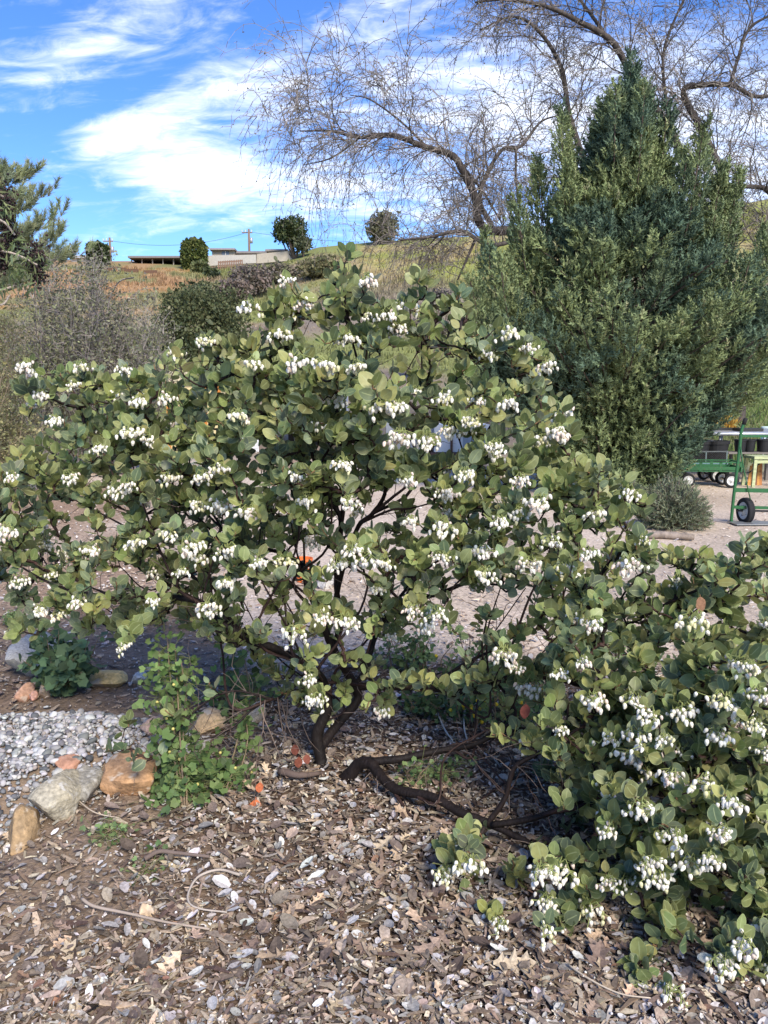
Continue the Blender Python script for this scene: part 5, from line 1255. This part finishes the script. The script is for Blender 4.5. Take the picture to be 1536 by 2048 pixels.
zbench = bench()
def tray_plants(label, px0, px1, D, h, cols, n, pot_c=(.02, .02, .02)):
    x0, x1 = X(px0, D, 930), X(px1, D, 930); c = ((x0 + x1) / 2, D, zbench + .03); t = thing('seedling_tray', label, 'plant tray', c)
    b = MB(); b.box((c[0], D, zbench + .06), (x1 - x0, .35, .06), 0, pot_c); b.build('tray', M_plastic, t)
    if n:
        p = np.stack([rng.uniform(x0, x1, n), D + rng.uniform(-.16, .16, n), np.full(n, zbench + .08)], 1); d = rng.normal(size=(n, 3)) * .3 + [0, 0, 1]
        b = MB(); b.inst(np.array([[-.05, 0, 0], [.05, 0, 0], [.04, .6, .02], [0, 1, .04]]), frames(d) * (h * rng.uniform(.6, 1.2, n))[:, None, None], p, quads=[[0, 1, 2, 3]], tint=pick(cols, n)); b.build('foliage', M_foliage, t, kind='stuff')
tray_plants('black tray of yellow-orange grassy seedlings on the bench', 1418, 1462, 16.4, .26, [(.62, .42, .07), (.70, .50, .12), (.55, .33, .08)], 700)
tray_plants('tray of yellow-green leafy seedlings beside the juniper', 1372, 1412, 16.4, .30, [(.36, .36, .08), (.46, .42, .10), (.25, .30, .10)], 500)
tray_plants('empty flat black tray on the bench', 1468, 1514, 15.9, .1, [(.1, .1, .1)], 0)
def low_shelf():
    D = 14.9; x0, x1 = X(1446, D, 930), X(1640, D, 930); z = P(1500, 905, D)[2]; t = thing('low_rack', 'low wooden rack carrying black pots under the bench edge', 'rack', ((x0 + x1) / 2, D, gz(x0, D)))
    for yy in (-.16, 0, .16):
        b = MB(); b.box(((x0 + x1) / 2, D + yy, z), (x1 - x0, .10, .03), 0, (.20, .18, .16)); b.build('slat', M_wood, t)
    for x in (x0 + .22, (x0 + x1) / 2, x1 - .1):
        for yy in (-.17, .17):
            b = MB(); b.box((x, D + yy, (z + gz(x, D)) / 2 - .02), (.05, .05, z - gz(x, D) + .01), 0, (.16, .15, .14)); b.build('leg', M_wood, t)
    return z, D
zs, Ds_ = low_shelf()
for px in (1478, 1496, 1524, 1545): pot('smaller black nursery pot on the low wooden rack' if px < 1500 else 'wider black nursery pot on the low wooden rack', (X(px, Ds_, 930), Ds_, zs + .015), .115 if px < 1500 else .13, .24, 'pots on the low rack')
def sawhorse():
    D = 14.0; t = thing('work_stool', 'pale green wooden work stool over a stack of orange boards', 'stool', (X(1520, D, 930), D, gz(X(1520, D, 930), D))); g = gz(X(1520, D, 930), D); z = P(1520, 914, D)[2]; c = (.42, .46, .26)
    x0, x1 = X(1497, D, 930), X(1560, D, 930); b = MB(); b.box(((x0 + x1) / 2, D, z), (x1 - x0, .42, .05), 0, c); b.build('top', M_wood, t)
    for x, o in ((x0 + .04, -.03), (x1 - .04, .03)):
        for yy in (-.17, .17):
            b = MB(); b.bar((x, D + yy, z - .02), (x + o, D + yy * 1.15, g), .055, .045, c); b.build('leg', M_wood, t)
    b = MB(); b.box(((x0 + x1) / 2, D - .17, z - .07), (x1 - x0 - .1, .03, .06), 0, c); b.build('apron', M_wood, t)
    for k in range(6):
        x = X(1506 + k * 7, D, 930); cc = [(.50, .26, .08), (.40, .18, .07), (.58, .36, .15), (.20, .10, .06)][k % 4]
        b = MB(); b.bar((x - .02 * k, D + .12, g), (x + .05 - .03 * k, D + .16, g + .36 + .03 * (k % 3)), .05, .02, cc)
        o = b.build('board', M_wood); tag(o, ['orange board leaning under the pale green stool', 'dark reddish board under the pale green stool', 'pale tan board under the pale green stool', 'very dark brown board under the pale green stool'][k % 4], 'board', 'boards under the stool')
sawhorse()
def shelter_tube():
    D = 20.0; g = P(1534, 848, D); z0 = gz(g[0], g[1]); t = MB(); t.lathe([(.17, 0), (.17, .62), (.165, .62), (.165, 0)], (g[0] + .05, g[1], z0 - .02), 18, tint=(.55, .66, .62)); o = t.build('plant_shelter', M_plastic, smooth=True); tag(o, 'pale translucent plastic plant shelter on the green slope', 'plant shelter')
shelter_tube()
rock('stone', 'white stone at the foot of the bare oak trunk', 1463, 798, 822, 22, .3, (.55, .53, .5), M_rock, 71, .3)
# log by the rosemary
p = on_ground(1330, 1078); b = MB(); b.tube(catmull([[p[0] - .26, p[1] + .05, p[2] + .03], [p[0], p[1], p[2] + .045], [p[0] + .30, p[1] - .06, p[2] + .03]], 5), [.03, .04, .042, .04, .038, .04, .042, .04, .038, .036, .03], 9, (.27, .22, .18), wob=.2); tag(b.build('log', M_greybark, smooth=True), 'weathered grey log lying in front of the rosemary bush', 'log')

# ------------------------------------------------------------------ things seen through the manzanita
def trailer():
    D = 17.5; x0, x1 = X(770, D, 930), X(985, D, 930); g = gz((x0 + x1) / 2, D); t = thing('utility_trailer', 'white and grey utility trailer with brown wooden deck parked in the yard', 'trailer', ((x0 + x1) / 2, D, g))
    z = lambda py: P(870, py, D)[2]
    b = MB(); b.box(((x0 + x1) / 2, D + .7, z(912)), (x1 - x0, 1.5, .13), 0, (.13, .075, .055)); b.build('deck', M_wood, t)
    b = MB(); b.box((lerp(x0, x1, .18), D + .75, (z(905) + z(835)) / 2), ((x1 - x0) * .34, 1.2, z(835) - z(905)), 0, (.27, .29, .32)); b.build('grey_cabinet', M_paint, t)
    b = MB(); b.box((lerp(x0, x1, .72), D + .75, (z(905) + z(850)) / 2), ((x1 - x0) * .52, 1.2, z(850) - z(905)), 0, (.66, .67, .66)); b.build('white_box', M_paint, t)
    b = MB(); b.box((lerp(x0, x1, .83), D + .14, (z(900) + z(872)) / 2), ((x1 - x0) * .2, .012, z(872) - z(900)), 0, (.30, .34, .38)); b.build('side_panel', M_paint, t)
    b = MB(); b.box((lerp(x0, x1, .25), D + .13, (z(880) + z(838)) / 2), (.06, .02, z(838) - z(880)), 0, (.75, .22, .06)); b.build('reflector_post', M_paint, t)
    for f in (.1, .37, .62, .9):
        b = MB(); b.box((lerp(x0, x1, f), D + .1, (z(900) + z(870)) / 2), (.05, .05, z(865) - z(905)), 0, (.13, .075, .055)); b.build('stake', M_wood, t)
    for f in (.25, .75): wheel(t, (lerp(x0, x1, f), D + .25, g + .24), .245, .16, (0, 1, 0))
trailer()
def chairs():
    p = on_ground(500, 905); D = p[1]; t = thing('white_louvred_crate', 'white slatted crate standing in the yard behind the shrub', 'crate', p); w = .42
    for k in range(6): b = MB(); b.box((p[0], D, p[2] + .06 + k * .085), (w, .03, .05), 0, (.70, .71, .72)); b.build('slat', M_plastic, t)
    for k in range(6): b = MB(); b.box((p[0], D + .36, p[2] + .06 + k * .085), (w, .03, .05), 0, (.70, .71, .72)); b.build('slat', M_plastic, t)
    for sx in (-1, 1):
        for dy in (.02, .34): b = MB(); b.box((p[0] + sx * (w / 2 - .02), D + dy, p[2] + .27), (.04, .034, .54), 0, (.68, .69, .70)); b.build('corner_post', M_plastic, t)
chairs()
def van():
    D = 26.0; c = P(628, 757, D); g = gz(c[0], D); t = thing('white_van', 'white van parked beyond the shrub, roof showing above the leaves', 'van', (c[0], D, g)); W, L, H = 1.9, 4.6, c[2] - g
    prof = [(-2.3, .45), (-2.3, .95), (-1.75, 1.1), (-1.1, H - .06), (-.9, H), (2.2, H), (2.3, H - .12), (2.3, .45)]; b = MB(); n = len(prof)
    v = [(c[0] + s * W / 2 * (.94 if z > 1.2 else 1), D + 2.3 + y, g + z) for s in (-1, 1) for y, z in prof]; b.add(v, [[i, (i + 1) % n, n + (i + 1) % n, n + i] for i in range(n)], [[0, i + 1, i] for i in range(1, n - 1)] + [[n, n + i, n + i + 1] for i in range(1, n - 1)], (.72, .73, .75)); b.build('body', M_plastic, t)
    b = MB(); b.add([(c[0] + s * .78, D + 2.3 + y - .02, g + z + .01) for s, y, z in ((-1, -1.72, 1.18), (1, -1.72, 1.18), (.95, -1.14, H - .12), (-.95, -1.14, H - .12))], [[0, 1, 2, 3]], None, (.03, .035, .04)); b.build('windscreen', M_plastic, t)
    for s in (-1, 1):
        b = MB(); b.box((c[0] + s * (W / 2 - .01), D + 1.7, g + 1.35), (.05, .8, .4), 0, (.03, .035, .04)); b.build('window', M_plastic, t)
        b = MB(); b.box((c[0] + s * .68, D - .01, g + .78), (.3, .04, .18), 0, (.6, .6, .58)); b.build('headlight', M_plastic, t)
        for y in (.75, 3.7): wheel(t, (c[0] + s * (W / 2 - .1), D + y, g + .33), .33, .2, (1, 0, 0))
van()
def shed():
    D = 24.0; x0, x1 = X(338, D, 930), X(446, D, 930); c = (x0 + x1) / 2; g = gz(c, D); t = thing('yellow_shed', 'pale yellow garden shed with orange timber trim behind the shrub', 'shed', (c, D, g)); ze = P(400, 765, D)[2]; zr = P(400, 744, D)[2]; w = x1 - x0; dp = 2.0
    b = MB(); b.box((c, D + dp / 2, (g + ze) / 2 - .05), (w, dp, ze - g + .1), 0, (.60, .50, .27)); b.build('wall', M_paint, t)
    for s in (0, 1):
        b = MB(); yb = D - .12 if s == 0 else D + dp + .12; b.add([(x0 - .12, yb, ze - .03), (x1 + .12, yb, ze - .03), (x1 + .12, D + dp / 2, zr), (x0 - .12, D + dp / 2, zr), (x0 - .12, yb, ze + .03), (x1 + .12, yb, ze + .03), (x1 + .12, D + dp / 2, zr + .06), (x0 - .12, D + dp / 2, zr + .06)], [[3, 2, 1, 0], [4, 5, 6, 7], [0, 1, 5, 4], [1, 2, 6, 5], [2, 3, 7, 6], [3, 0, 4, 7]], None, (.52, .44, .27)); b.build('roof', M_paint, t)
    for x in (x0 + .05, c + .35, x1 - .05): b = MB(); b.box((x, D - .02, (g + ze) / 2), (.09, .05, ze - g - .06), 0, (.50, .20, .05)); b.build('corner_board', M_wood, t)
    b = MB(); b.box((c - .3, D - .012, g + .95), (.75, .04, 1.85), 0, (.46, .37, .20)); d_ = b.build('door', M_paint, t)
    b = MB(); b.lathe([(.001, -.03), (.03, -.03), (.035, 0), (.001, .01)], (c + .0, D - .05, g + 1.0), 10, 'y', (.2, .2, .2)); b.build('handle', M_metal, d_, smooth=True)
shed()
def bucket():
    p = on_ground(608, 1162); s = p[1] / F; t = thing('orange_bucket', 'orange plastic bucket standing behind the shrub fork', 'bucket', p); h = 48 * s; r = 18 * s
    b = MB(); b.lathe([(.001, 0), (r * .82, 0), (r, h * .93), (r * 1.06, h * .93), (r * 1.06, h), (r * .97, h), (r * .8, .02), (.001, .02)], p, 24, tint=(.72, .17, .04)); b.build('pail', M_plastic, t, smooth=False)
    b = MB(); a = np.linspace(0, pi, 12); b.tube([(p[0] + cos(q) * r * 1.05, p[1] - .02 - sin(q) * r * .6, p[2] + h * .9 - sin(q) * r * .9) for q in a], .004, 6, (.4, .4, .4)); b.build('handle', M_steel, t, smooth=True)
bucket()

# ------------------------------------------------------------------ the crest of the hill
def crest_y(px): return CREST - 1.5
def GZ(px, D): x = X(px, D, 515); return gz(x, D)
def hill_house():
    D = 106.0; k = D / F; x = lambda px: X(px, D, 515); z = lambda py: P(500, py, D)[2]
    t = thing('hilltop_house', 'cream flat-roofed house behind a pale wall on the hill crest', 'house', (x(497), D + 3, GZ(497, D)))
    def blk(nm, a, b_, top, bot, d0, dp, tint, mat=M_paint, par=t): m_ = MB(); m_.box(((x(a) + x(b_)) / 2, D + d0 + dp / 2, (z(top) + z(bot)) / 2), (x(b_) - x(a), dp, z(top) - z(bot)), 0, tint); return m_.build(nm, mat, par)
    blk('wall', 421, 466, 497, 530, 1, 7, (.44, .38, .29)); blk('roof', 418, 469, 495, 498.5, .4, 8.2, (.28, .25, .23))
    blk('wall', 466, 575, 501, 530, 2.5, 6, (.52, .45, .36)); blk('roof', 464, 530, 497.5, 502, 1.6, 8, (.22, .20, .19)); blk('roof', 527, 573, 493.5, 498, 1.6, 7.5, (.30, .27, .24)); blk('upper_wall', 529, 571, 497, 503, 2.2, 6, (.55, .46, .37))
    w = blk('window', 441, 456, 499.5, 511, .92, .2, (.16, .19, .23), M_plastic); blk('frame', 448, 449, 499.5, 511, .86, .1, (.7, .68, .62), M_paint, w)
    for a in (536, 547, 558): w = blk('window', a, a + 7, 498, 502, 2.1, .2, (.14, .16, .19), M_plastic)
    blk('doorway', 478, 486, 503, 516, 2.4, .2, (.10, .09, .08))
hill_house()
def crest_walls():
    D = 104.0; x = lambda px: X(px, D, 515); z = lambda py: P(500, py, D)[2]
    for (a, b_, ta, tb, bot, c, lab, dd) in ((415, 512, 511, 509, 532, (.42, .395, .35), 'long pale retaining wall below the cream house', 0), (513, 588, 507, 500, 526, (.38, .34, .28), 'beige sloping retaining wall above the dry slope', .3)):
        m_ = MB(); v = [(x(px), D + dd + dy, z(py)) for dy in (0, .4) for px, py in ((a, bot), (b_, bot - 6), (b_, tb), (a, ta))]
        m_.add(v, [[0, 1, 2, 3], [7, 6, 5, 4], [0, 4, 5, 1], [1, 5, 6, 2], [2, 6, 7, 3], [3, 7, 4, 0]], None, c); tag(m_.build('retaining_wall', M_paint), lab, 'wall')
    t = thing('sloping_fence', 'low stake fence stepping down below the retaining wall', 'fence', (x(460), D - 1, gz(x(460), D - 1)))
    for k in range(14):
        px = 440 + k * 3.6; gzz = gz(x(px), D - 1); m_ = MB(); m_.box((x(px), D - 1, gzz + .45), (.12, .12, 1.1), 0, (.22, .13, .09)); m_.build('stake', M_wood, t)
    m_ = MB(); v0 = (x(440), D - 1, gz(x(440), D - 1) + .85); v1 = (x(487), D - 1, gz(x(487), D - 1) + .85); m_.bar(v0, v1, .06, .12, (.22, .13, .09)); m_.build('rail', M_wood, t)
    # dark-roofed carport at the far end
    D2 = 107.0; x2 = lambda px: X(px, D2, 515); z2 = lambda py: P(300, py, D2)[2]
    t = thing('carport', 'long low open carport with a flat dark roof on the crest', 'carport', (x2(315), D2 + 2, gz(x2(315), D2)))
    m_ = MB(); m_.box(((x2(258) + x2(366)) / 2, D2 + 3, z2(515)), (x2(366) - x2(258), 7, .25), 0, (.20, .18, .17)); m_.build('roof', M_paint, t)
    m_ = MB(); m_.box(((x2(266) + x2(366)) / 2, D2 + 6, z2(523)), (x2(366) - x2(266), .2, 1.4), 0, (.10, .085, .075)); m_.build('back_wall', M_paint, t)
    for px in (262, 283, 304, 325, 346, 364): m_ = MB(); m_.box((x2(px), D2 + .2, z2(521)), (.14, .14, 1.2), 0, (.30, .26, .22)); m_.build('post', M_wood, t)
    t = thing('grey_roof_house', 'low house with a pale grey roof beside the clipped hedge', 'house', (x2(165), D2, gz(x2(165), D2)))
    m_ = MB(); m_.box((x2(165), D2 + 3, z2(521)), (x2(185) - x2(140), 6, 1.2), 0, (.50, .46, .40)); m_.build('wall', M_paint, t)
    m_ = MB(); m_.box((x2(165), D2 + 3, z2(514.5)), (x2(188) - x2(137), 7, .3), 0, (.42, .43, .45)); m_.build('roof', M_paint, t)
    t = thing('hut', 'small tan hut with a white gable beside the round hedge', 'hut', (x2(400), D2 - 3, gz(x2(400), D2 - 3))); xx, dd = x2(400), D2 - 3.5
    m_ = MB(); m_.box((xx, dd + 1, z2(523)), (1.9, 2, 1.5), 0, (.42, .31, .21)); m_.build('wall', M_paint, t)
    m_ = MB(); m_.add([(xx - 1.1, dd - .1, z2(515)), (xx + 1.6, dd - .1, z2(521)), (xx + 1.6, dd + 2.2, z2(521)), (xx - 1.1, dd + 2.2, z2(515)), (xx - 1.1, dd - .1, z2(513)), (xx + 1.6, dd - .1, z2(519)), (xx + 1.6, dd + 2.2, z2(519)), (xx - 1.1, dd + 2.2, z2(513))], [[3, 2, 1, 0], [4, 5, 6, 7], [0, 1, 5, 4], [1, 2, 6, 5], [2, 3, 7, 6], [3, 0, 4, 7]], None, (.25, .20, .17)); m_.build('roof', M_paint, t)
crest_walls()
def pole(px, ptop, D, label, arm):
    x = X(px, D, 515); g = gz(x, D); zt = P(px, ptop, D)[2]; t = thing('utility_pole', label, 'utility pole', (x, D, g))
    m_ = MB(); m_.tube([(x, D, g - .3), (x, D, zt)], [.20, .15], 8, (.20, .14, .10)); m_.build('post', M_wood, t, smooth=True)
    m_ = MB(); m_.bar((x - arm, D, zt - .5), (x + arm * .5, D, zt - .5), .14, .14, (.20, .14, .10)); c_ = m_.build('crossarm', M_wood, t)
    for s in (-1, -.5, .4): m_ = MB(); m_.lathe([(.001, .35), (.08, .25), (.06, .1), (.09, 0)], (x + s * arm, D, zt - .43), 8, tint=(.5, .5, .5)); m_.build('insulator', M_plastic, c_, smooth=True)
    m_ = MB(); m_.lathe([(.001, .5), (.22, .45), (.22, -.3), (.001, -.35)], (x + .32, D, zt - 1.7), 10, tint=(.45, .46, .47)); m_.build('transformer', M_steel, t, smooth=True)
    return np.array([x, D, zt - .4])
pa = pole(221, 475, 112, 'wooden utility pole beside the clipped hedge on the crest', .9)
pb = pole(499, 458, 118, 'wooden utility pole rising behind the cream house', 1.0)
def wire(a, b_, sag, label):
    s = np.linspace(0, 1, 13)[:, None]; pts = a * (1 - s) + b_ * s; pts[:, 2] -= sag * 4 * (s[:, 0]) * (1 - s[:, 0]); m_ = MB(); m_.tube(pts, .022, 4, (.06, .06, .07)); tag(m_.build('power_line', M_rubber), label, 'power line')
wire(pa, pb, 1.2, 'thin power line strung between the two utility poles')
wire(pb, P(900, 478, 125), .9, 'thin power line running from the house pole behind the bare oak')
def hedge(label, px0, px1, py0, py1, D, cols, seed, round_=.0):
    x0, x1 = X(px0, D, 515), X(px1, D, 515); zt, zb = P(px0, py0, D)[2], P(px0, py1, D)[2]; cx = (x0 + x1) / 2; zb = min(zb, gz(cx, D)); t = thing('clipped_hedge', label, 'hedge', (cx, D, gz(cx, D)))
    n = 7000; f = rng.integers(0, 4, n); u = rng.uniform(-1, 1, (n, 3)); u[f == 0, 1] = -1; u[f == 1, 2] = 1; u[f == 2, 0] = 1; u[f == 3, 0] = -1
    nn = np.linalg.norm(u, axis=1, keepdims=True); u = lerp(u, u / nn * 1.15, round_); u *= 1 + .10 * (fbm(u[:, 0] * 3 + seed, u[:, 1] * 3 + u[:, 2] * 3, seed, 3) - .5)[:, None]
    p = np.stack([cx + u[:, 0] * (x1 - x0) / 2, D + 1.2 + u[:, 1] * 1.3, (zt + zb) / 2 + u[:, 2] * (zt - zb) / 2], 1)
    m_ = MB(); m_.tube([(cx, D + 1.2, gz(cx, D) - .2), (cx, D + 1.2, zt - .3)], .14, 6, (.12, .09, .07)); m_.build('stem', M_twig, t)
    m_ = MB(); leaf_cloud(m_, p, .34, cols); m_.build('foliage', M_foliage, t, kind='stuff')
hedge('dark square-clipped hedge beside the utility pole', 176, 203, 488, 532, 103, [(.05, .07, .03), (.075, .10, .035)], 4, .15)
hedge('rounded yellow-green hedge beside the tan hut', 364, 404, 481, 540, 102, [(.10, .13, .035), (.15, .165, .05), (.06, .085, .03)], 5, .55)
c = P(581, 462, 104); bs = np.array([c[0] + .6, 104.0, gz(c[0], 104)])
bush('round_tree', 'round dark green tree standing on the hill crest', 'tree', bs, c, (2.1, 2.0, 1.75), 5200, .30, [(.045, .065, .028), (.065, .085, .035), (.09, .11, .04)], 10, 'oval', .45, seed=9, stem_r=.16, lump=.5)
c = P(606, 488, 103); bush('crest_bush', 'grey-green bush at the foot of the round crest tree', 'bush', (c[0], 103, gz(c[0], 103)), c, (1.25, 1.2, .95), 2600, .26, [(.09, .11, .06), (.13, .14, .08)], 8, 'oval', .3, seed=10, stem_r=.05)
c = P(765, 455, 106); bush('crest_tree', 'hazy olive tree on the crest behind the hanging oak twigs', 'tree', (c[0], 106, gz(c[0], 106)), c, (2.2, 2, 2.2), 3600, .30, [(.13, .13, .08), (.17, .165, .10)], 8, 'oval', .4, seed=12, stem_r=.1)
for i, (px, py, w, D, lab, cols) in enumerate(((425, 548, 24, 96, 'small dark bush on the orange slope below the retaining wall', [(.07, .09, .04), (.10, .12, .05)]), (430, 562, 14, 94, 'tiny dark bush just below the small dark bush', [(.07, .09, .05)]), (397, 537, 30, 100, 'olive scrub bush below the rounded hedge', [(.12, .14, .06), (.16, .17, .07)]), (400, 585, 46, 70, 'olive brush at the top of the dark oak', [(.09, .11, .06), (.13, .14, .08)]),
                                               (500, 560, 90, 78, 'broad grey-brown dry brush on the hillside', [(.19, .15, .13), (.23, .185, .15), (.16, .14, .11)]), (470, 580, 70, 72, 'brown dry brush beside the dark oak', [(.20, .155, .125), (.17, .14, .12)]), (640, 540, 90, 84, 'olive brush patch under the crest', [(.15, .15, .07), (.19, .17, .09)]), (560, 550, 70, 86, 'grey-green brush below the sloping wall', [(.17, .165, .10), (.20, .17, .13)]), (880, 600, 60, 50, 'grey brush clump in the gully', [(.19, .16, .14), (.16, .15, .12)]), (860, 655, 80, 40, 'low grey brush at the foot of the hill', [(.21, .18, .15), (.18, .16, .12)]))):
    c = P(px, py, D); s = D / F; g = gz(c[0], D); r = w * s / 2
    bush('hillside_bush', lab, 'bush', (c[0], D, g), (c[0], D, max(c[2], g + r * .3)), (r, r, r * .62), 2200, .004 * D, cols, 10, 'oval', .3, seed=40 + i, stem_r=.03)
# dry grass and scrub over the hill
def hill_cover():
    n = 30000; D = 26 + 76 * rng.random(n) ** .8; px = rng.uniform(-150, 1650, n); x = (px - 768) / F * D; z = ground_z(x, D); g = ground_tint(x, D)
    keep = (D > 28) | (px > 1350); x, D, z, g = x[keep], D[keep], z[keep], g[keep]; n = len(x)
    tall = (fbm(x * .12, D * .12, 120, 4) > .53)[:, None]; t = g * rng.uniform(.7, 1.5, (n, 1)) * np.where(tall, [.95, .93, .95], [1.15, 1.1, 1.0])
    tv, tt = [], []; r_ = np.random.default_rng(9)
    for k in range(5):
        a = r_.uniform(0, 6.28); w = np.array([cos(a), sin(a), 0]) * .20; o = np.array([r_.uniform(-.5, .5), r_.uniform(-.5, .5), 0]); l = np.array([r_.uniform(-.4, .4), r_.uniform(-.4, .4), r_.uniform(.5, 1.1)]); n0 = len(tv); tv += [o - w, o + w, o + l]; tt += [[n0, n0 + 1, n0 + 2]]
    s = (.12 + .0026 * D) * rng.uniform(.6, 1.3, n) * np.where(tall[:, 0], 1.25, .7); c_, s_ = np.cos(px[:n]), np.sin(px[:n]); o = np.zeros(n); l = np.ones(n)
    M = np.stack([np.stack([c_, -s_, o], 1), np.stack([s_, c_, o], 1), np.stack([o, o, l], 1)], 1) * s[:, None, None]
    b = MB(); b.inst(np.array(tv), M, np.stack([x, D, z - .05], 1), tris=tt, tint=t); tag(b.build('hill_grass', M_foliage, kind='stuff'), 'dry grass and low scrub covering the hillside', 'grass', kind='stuff')
hill_cover()
def slope_grass():
    n = 9000; px = rng.uniform(1380, 1700, n); D = rng.uniform(18, 34, n); x = (px - 768) / F * D; k = fbm(x * .5, D * .5, 130, 3) > .42; x, D = x[k], D[k]; n = len(x); d = rng.normal(size=(n, 3)) * .4 + [0, 0, 1]
    b = MB(); b.inst(np.array([[-.06, 0, 0], [.06, 0, 0], [.05, .6, .02], [0, 1, .1]]), frames(d) * rng.uniform(.12, .32, n)[:, None, None], np.stack([x, D, ground_z(x, D) - .02], 1), quads=[[0, 1, 2, 3]], tint=pick([(.12, .19, .05), (.16, .22, .06), (.22, .22, .10)], n)); tag(b.build('slope_grass', M_foliage, kind='stuff'), 'green grass on the slope around the oak trunk', 'grass', kind='stuff')
slope_grass()
# terrace boards on the orange slope
for i, (px, py, w, lab) in enumerate(((232, 548, 36, 'short terrace board on the orange slope'), (260, 539, 30, 'upper terrace board on the orange slope'), (300, 541, 26, 'terrace board below the carport'))):
    D = 99.0 - i; x = X(px, D, 515); m_ = MB(); m_.box((x, D, gz(x, D) + .15), (w * D / F, .15, .45), 0, (.13, .075, .05)); tag(m_.build('terrace_board', M_wood), lab, 'board')

# ------------------------------------------------------------------ sticks lying on the mulch
for (pts, r, c, lab) in ((((165, 1818), (190, 1832), (260, 1850), (330, 1866), (420, 1880)), .0055, (.36, .29, .23), 'long straight grey stick lying across the mulch'), (((480, 1768), (440, 1758), (400, 1772), (380, 1800), (378, 1822), (400, 1838), (455, 1846)), .0045, (.42, .36, .30), 'curved grey stick bent like a hook on the mulch'), (((290, 1738), (320, 1725), (360, 1728), (420, 1735)), .009, (.16, .12, .10), 'dark weathered stick behind the hooked stick'),
                         (((1135, 1950), (1180, 1980), (1240, 2010), (1300, 2020)), .003, (.48, .40, .30), 'thin pale stem curving below the drooping blossoms'), (((875, 1440), (890, 1475), (905, 1495)), .005, (.55, .50, .43), 'pale bent stem beside the low limb'), (((930, 1430), (928, 1465), (935, 1500)), .005, (.58, .53, .46), 'pale looped stem behind the low limb'),
                         (((150, 1610), (190, 1640), (240, 1652)), .003, (.45, .37, .28), 'thin tan stem beside the edging rocks'), (((560, 1565), (600, 1572), (640, 1568)), .016, (.13, .095, .08), 'dark dead stub at the foot of the trunk')):
    w = [];
    for a, b_ in pts: p = on_ground(a, b_); w.append(p + [0, 0, r + .026 + U(0, .006)])
    m_ = MB(); cp = catmull(w, 5); m_.tube(cp, np.linspace(r, r * .55, len(cp)), 7, c, wob=.2); tag(m_.build('stick', M_twig, smooth=True), lab, 'stick')
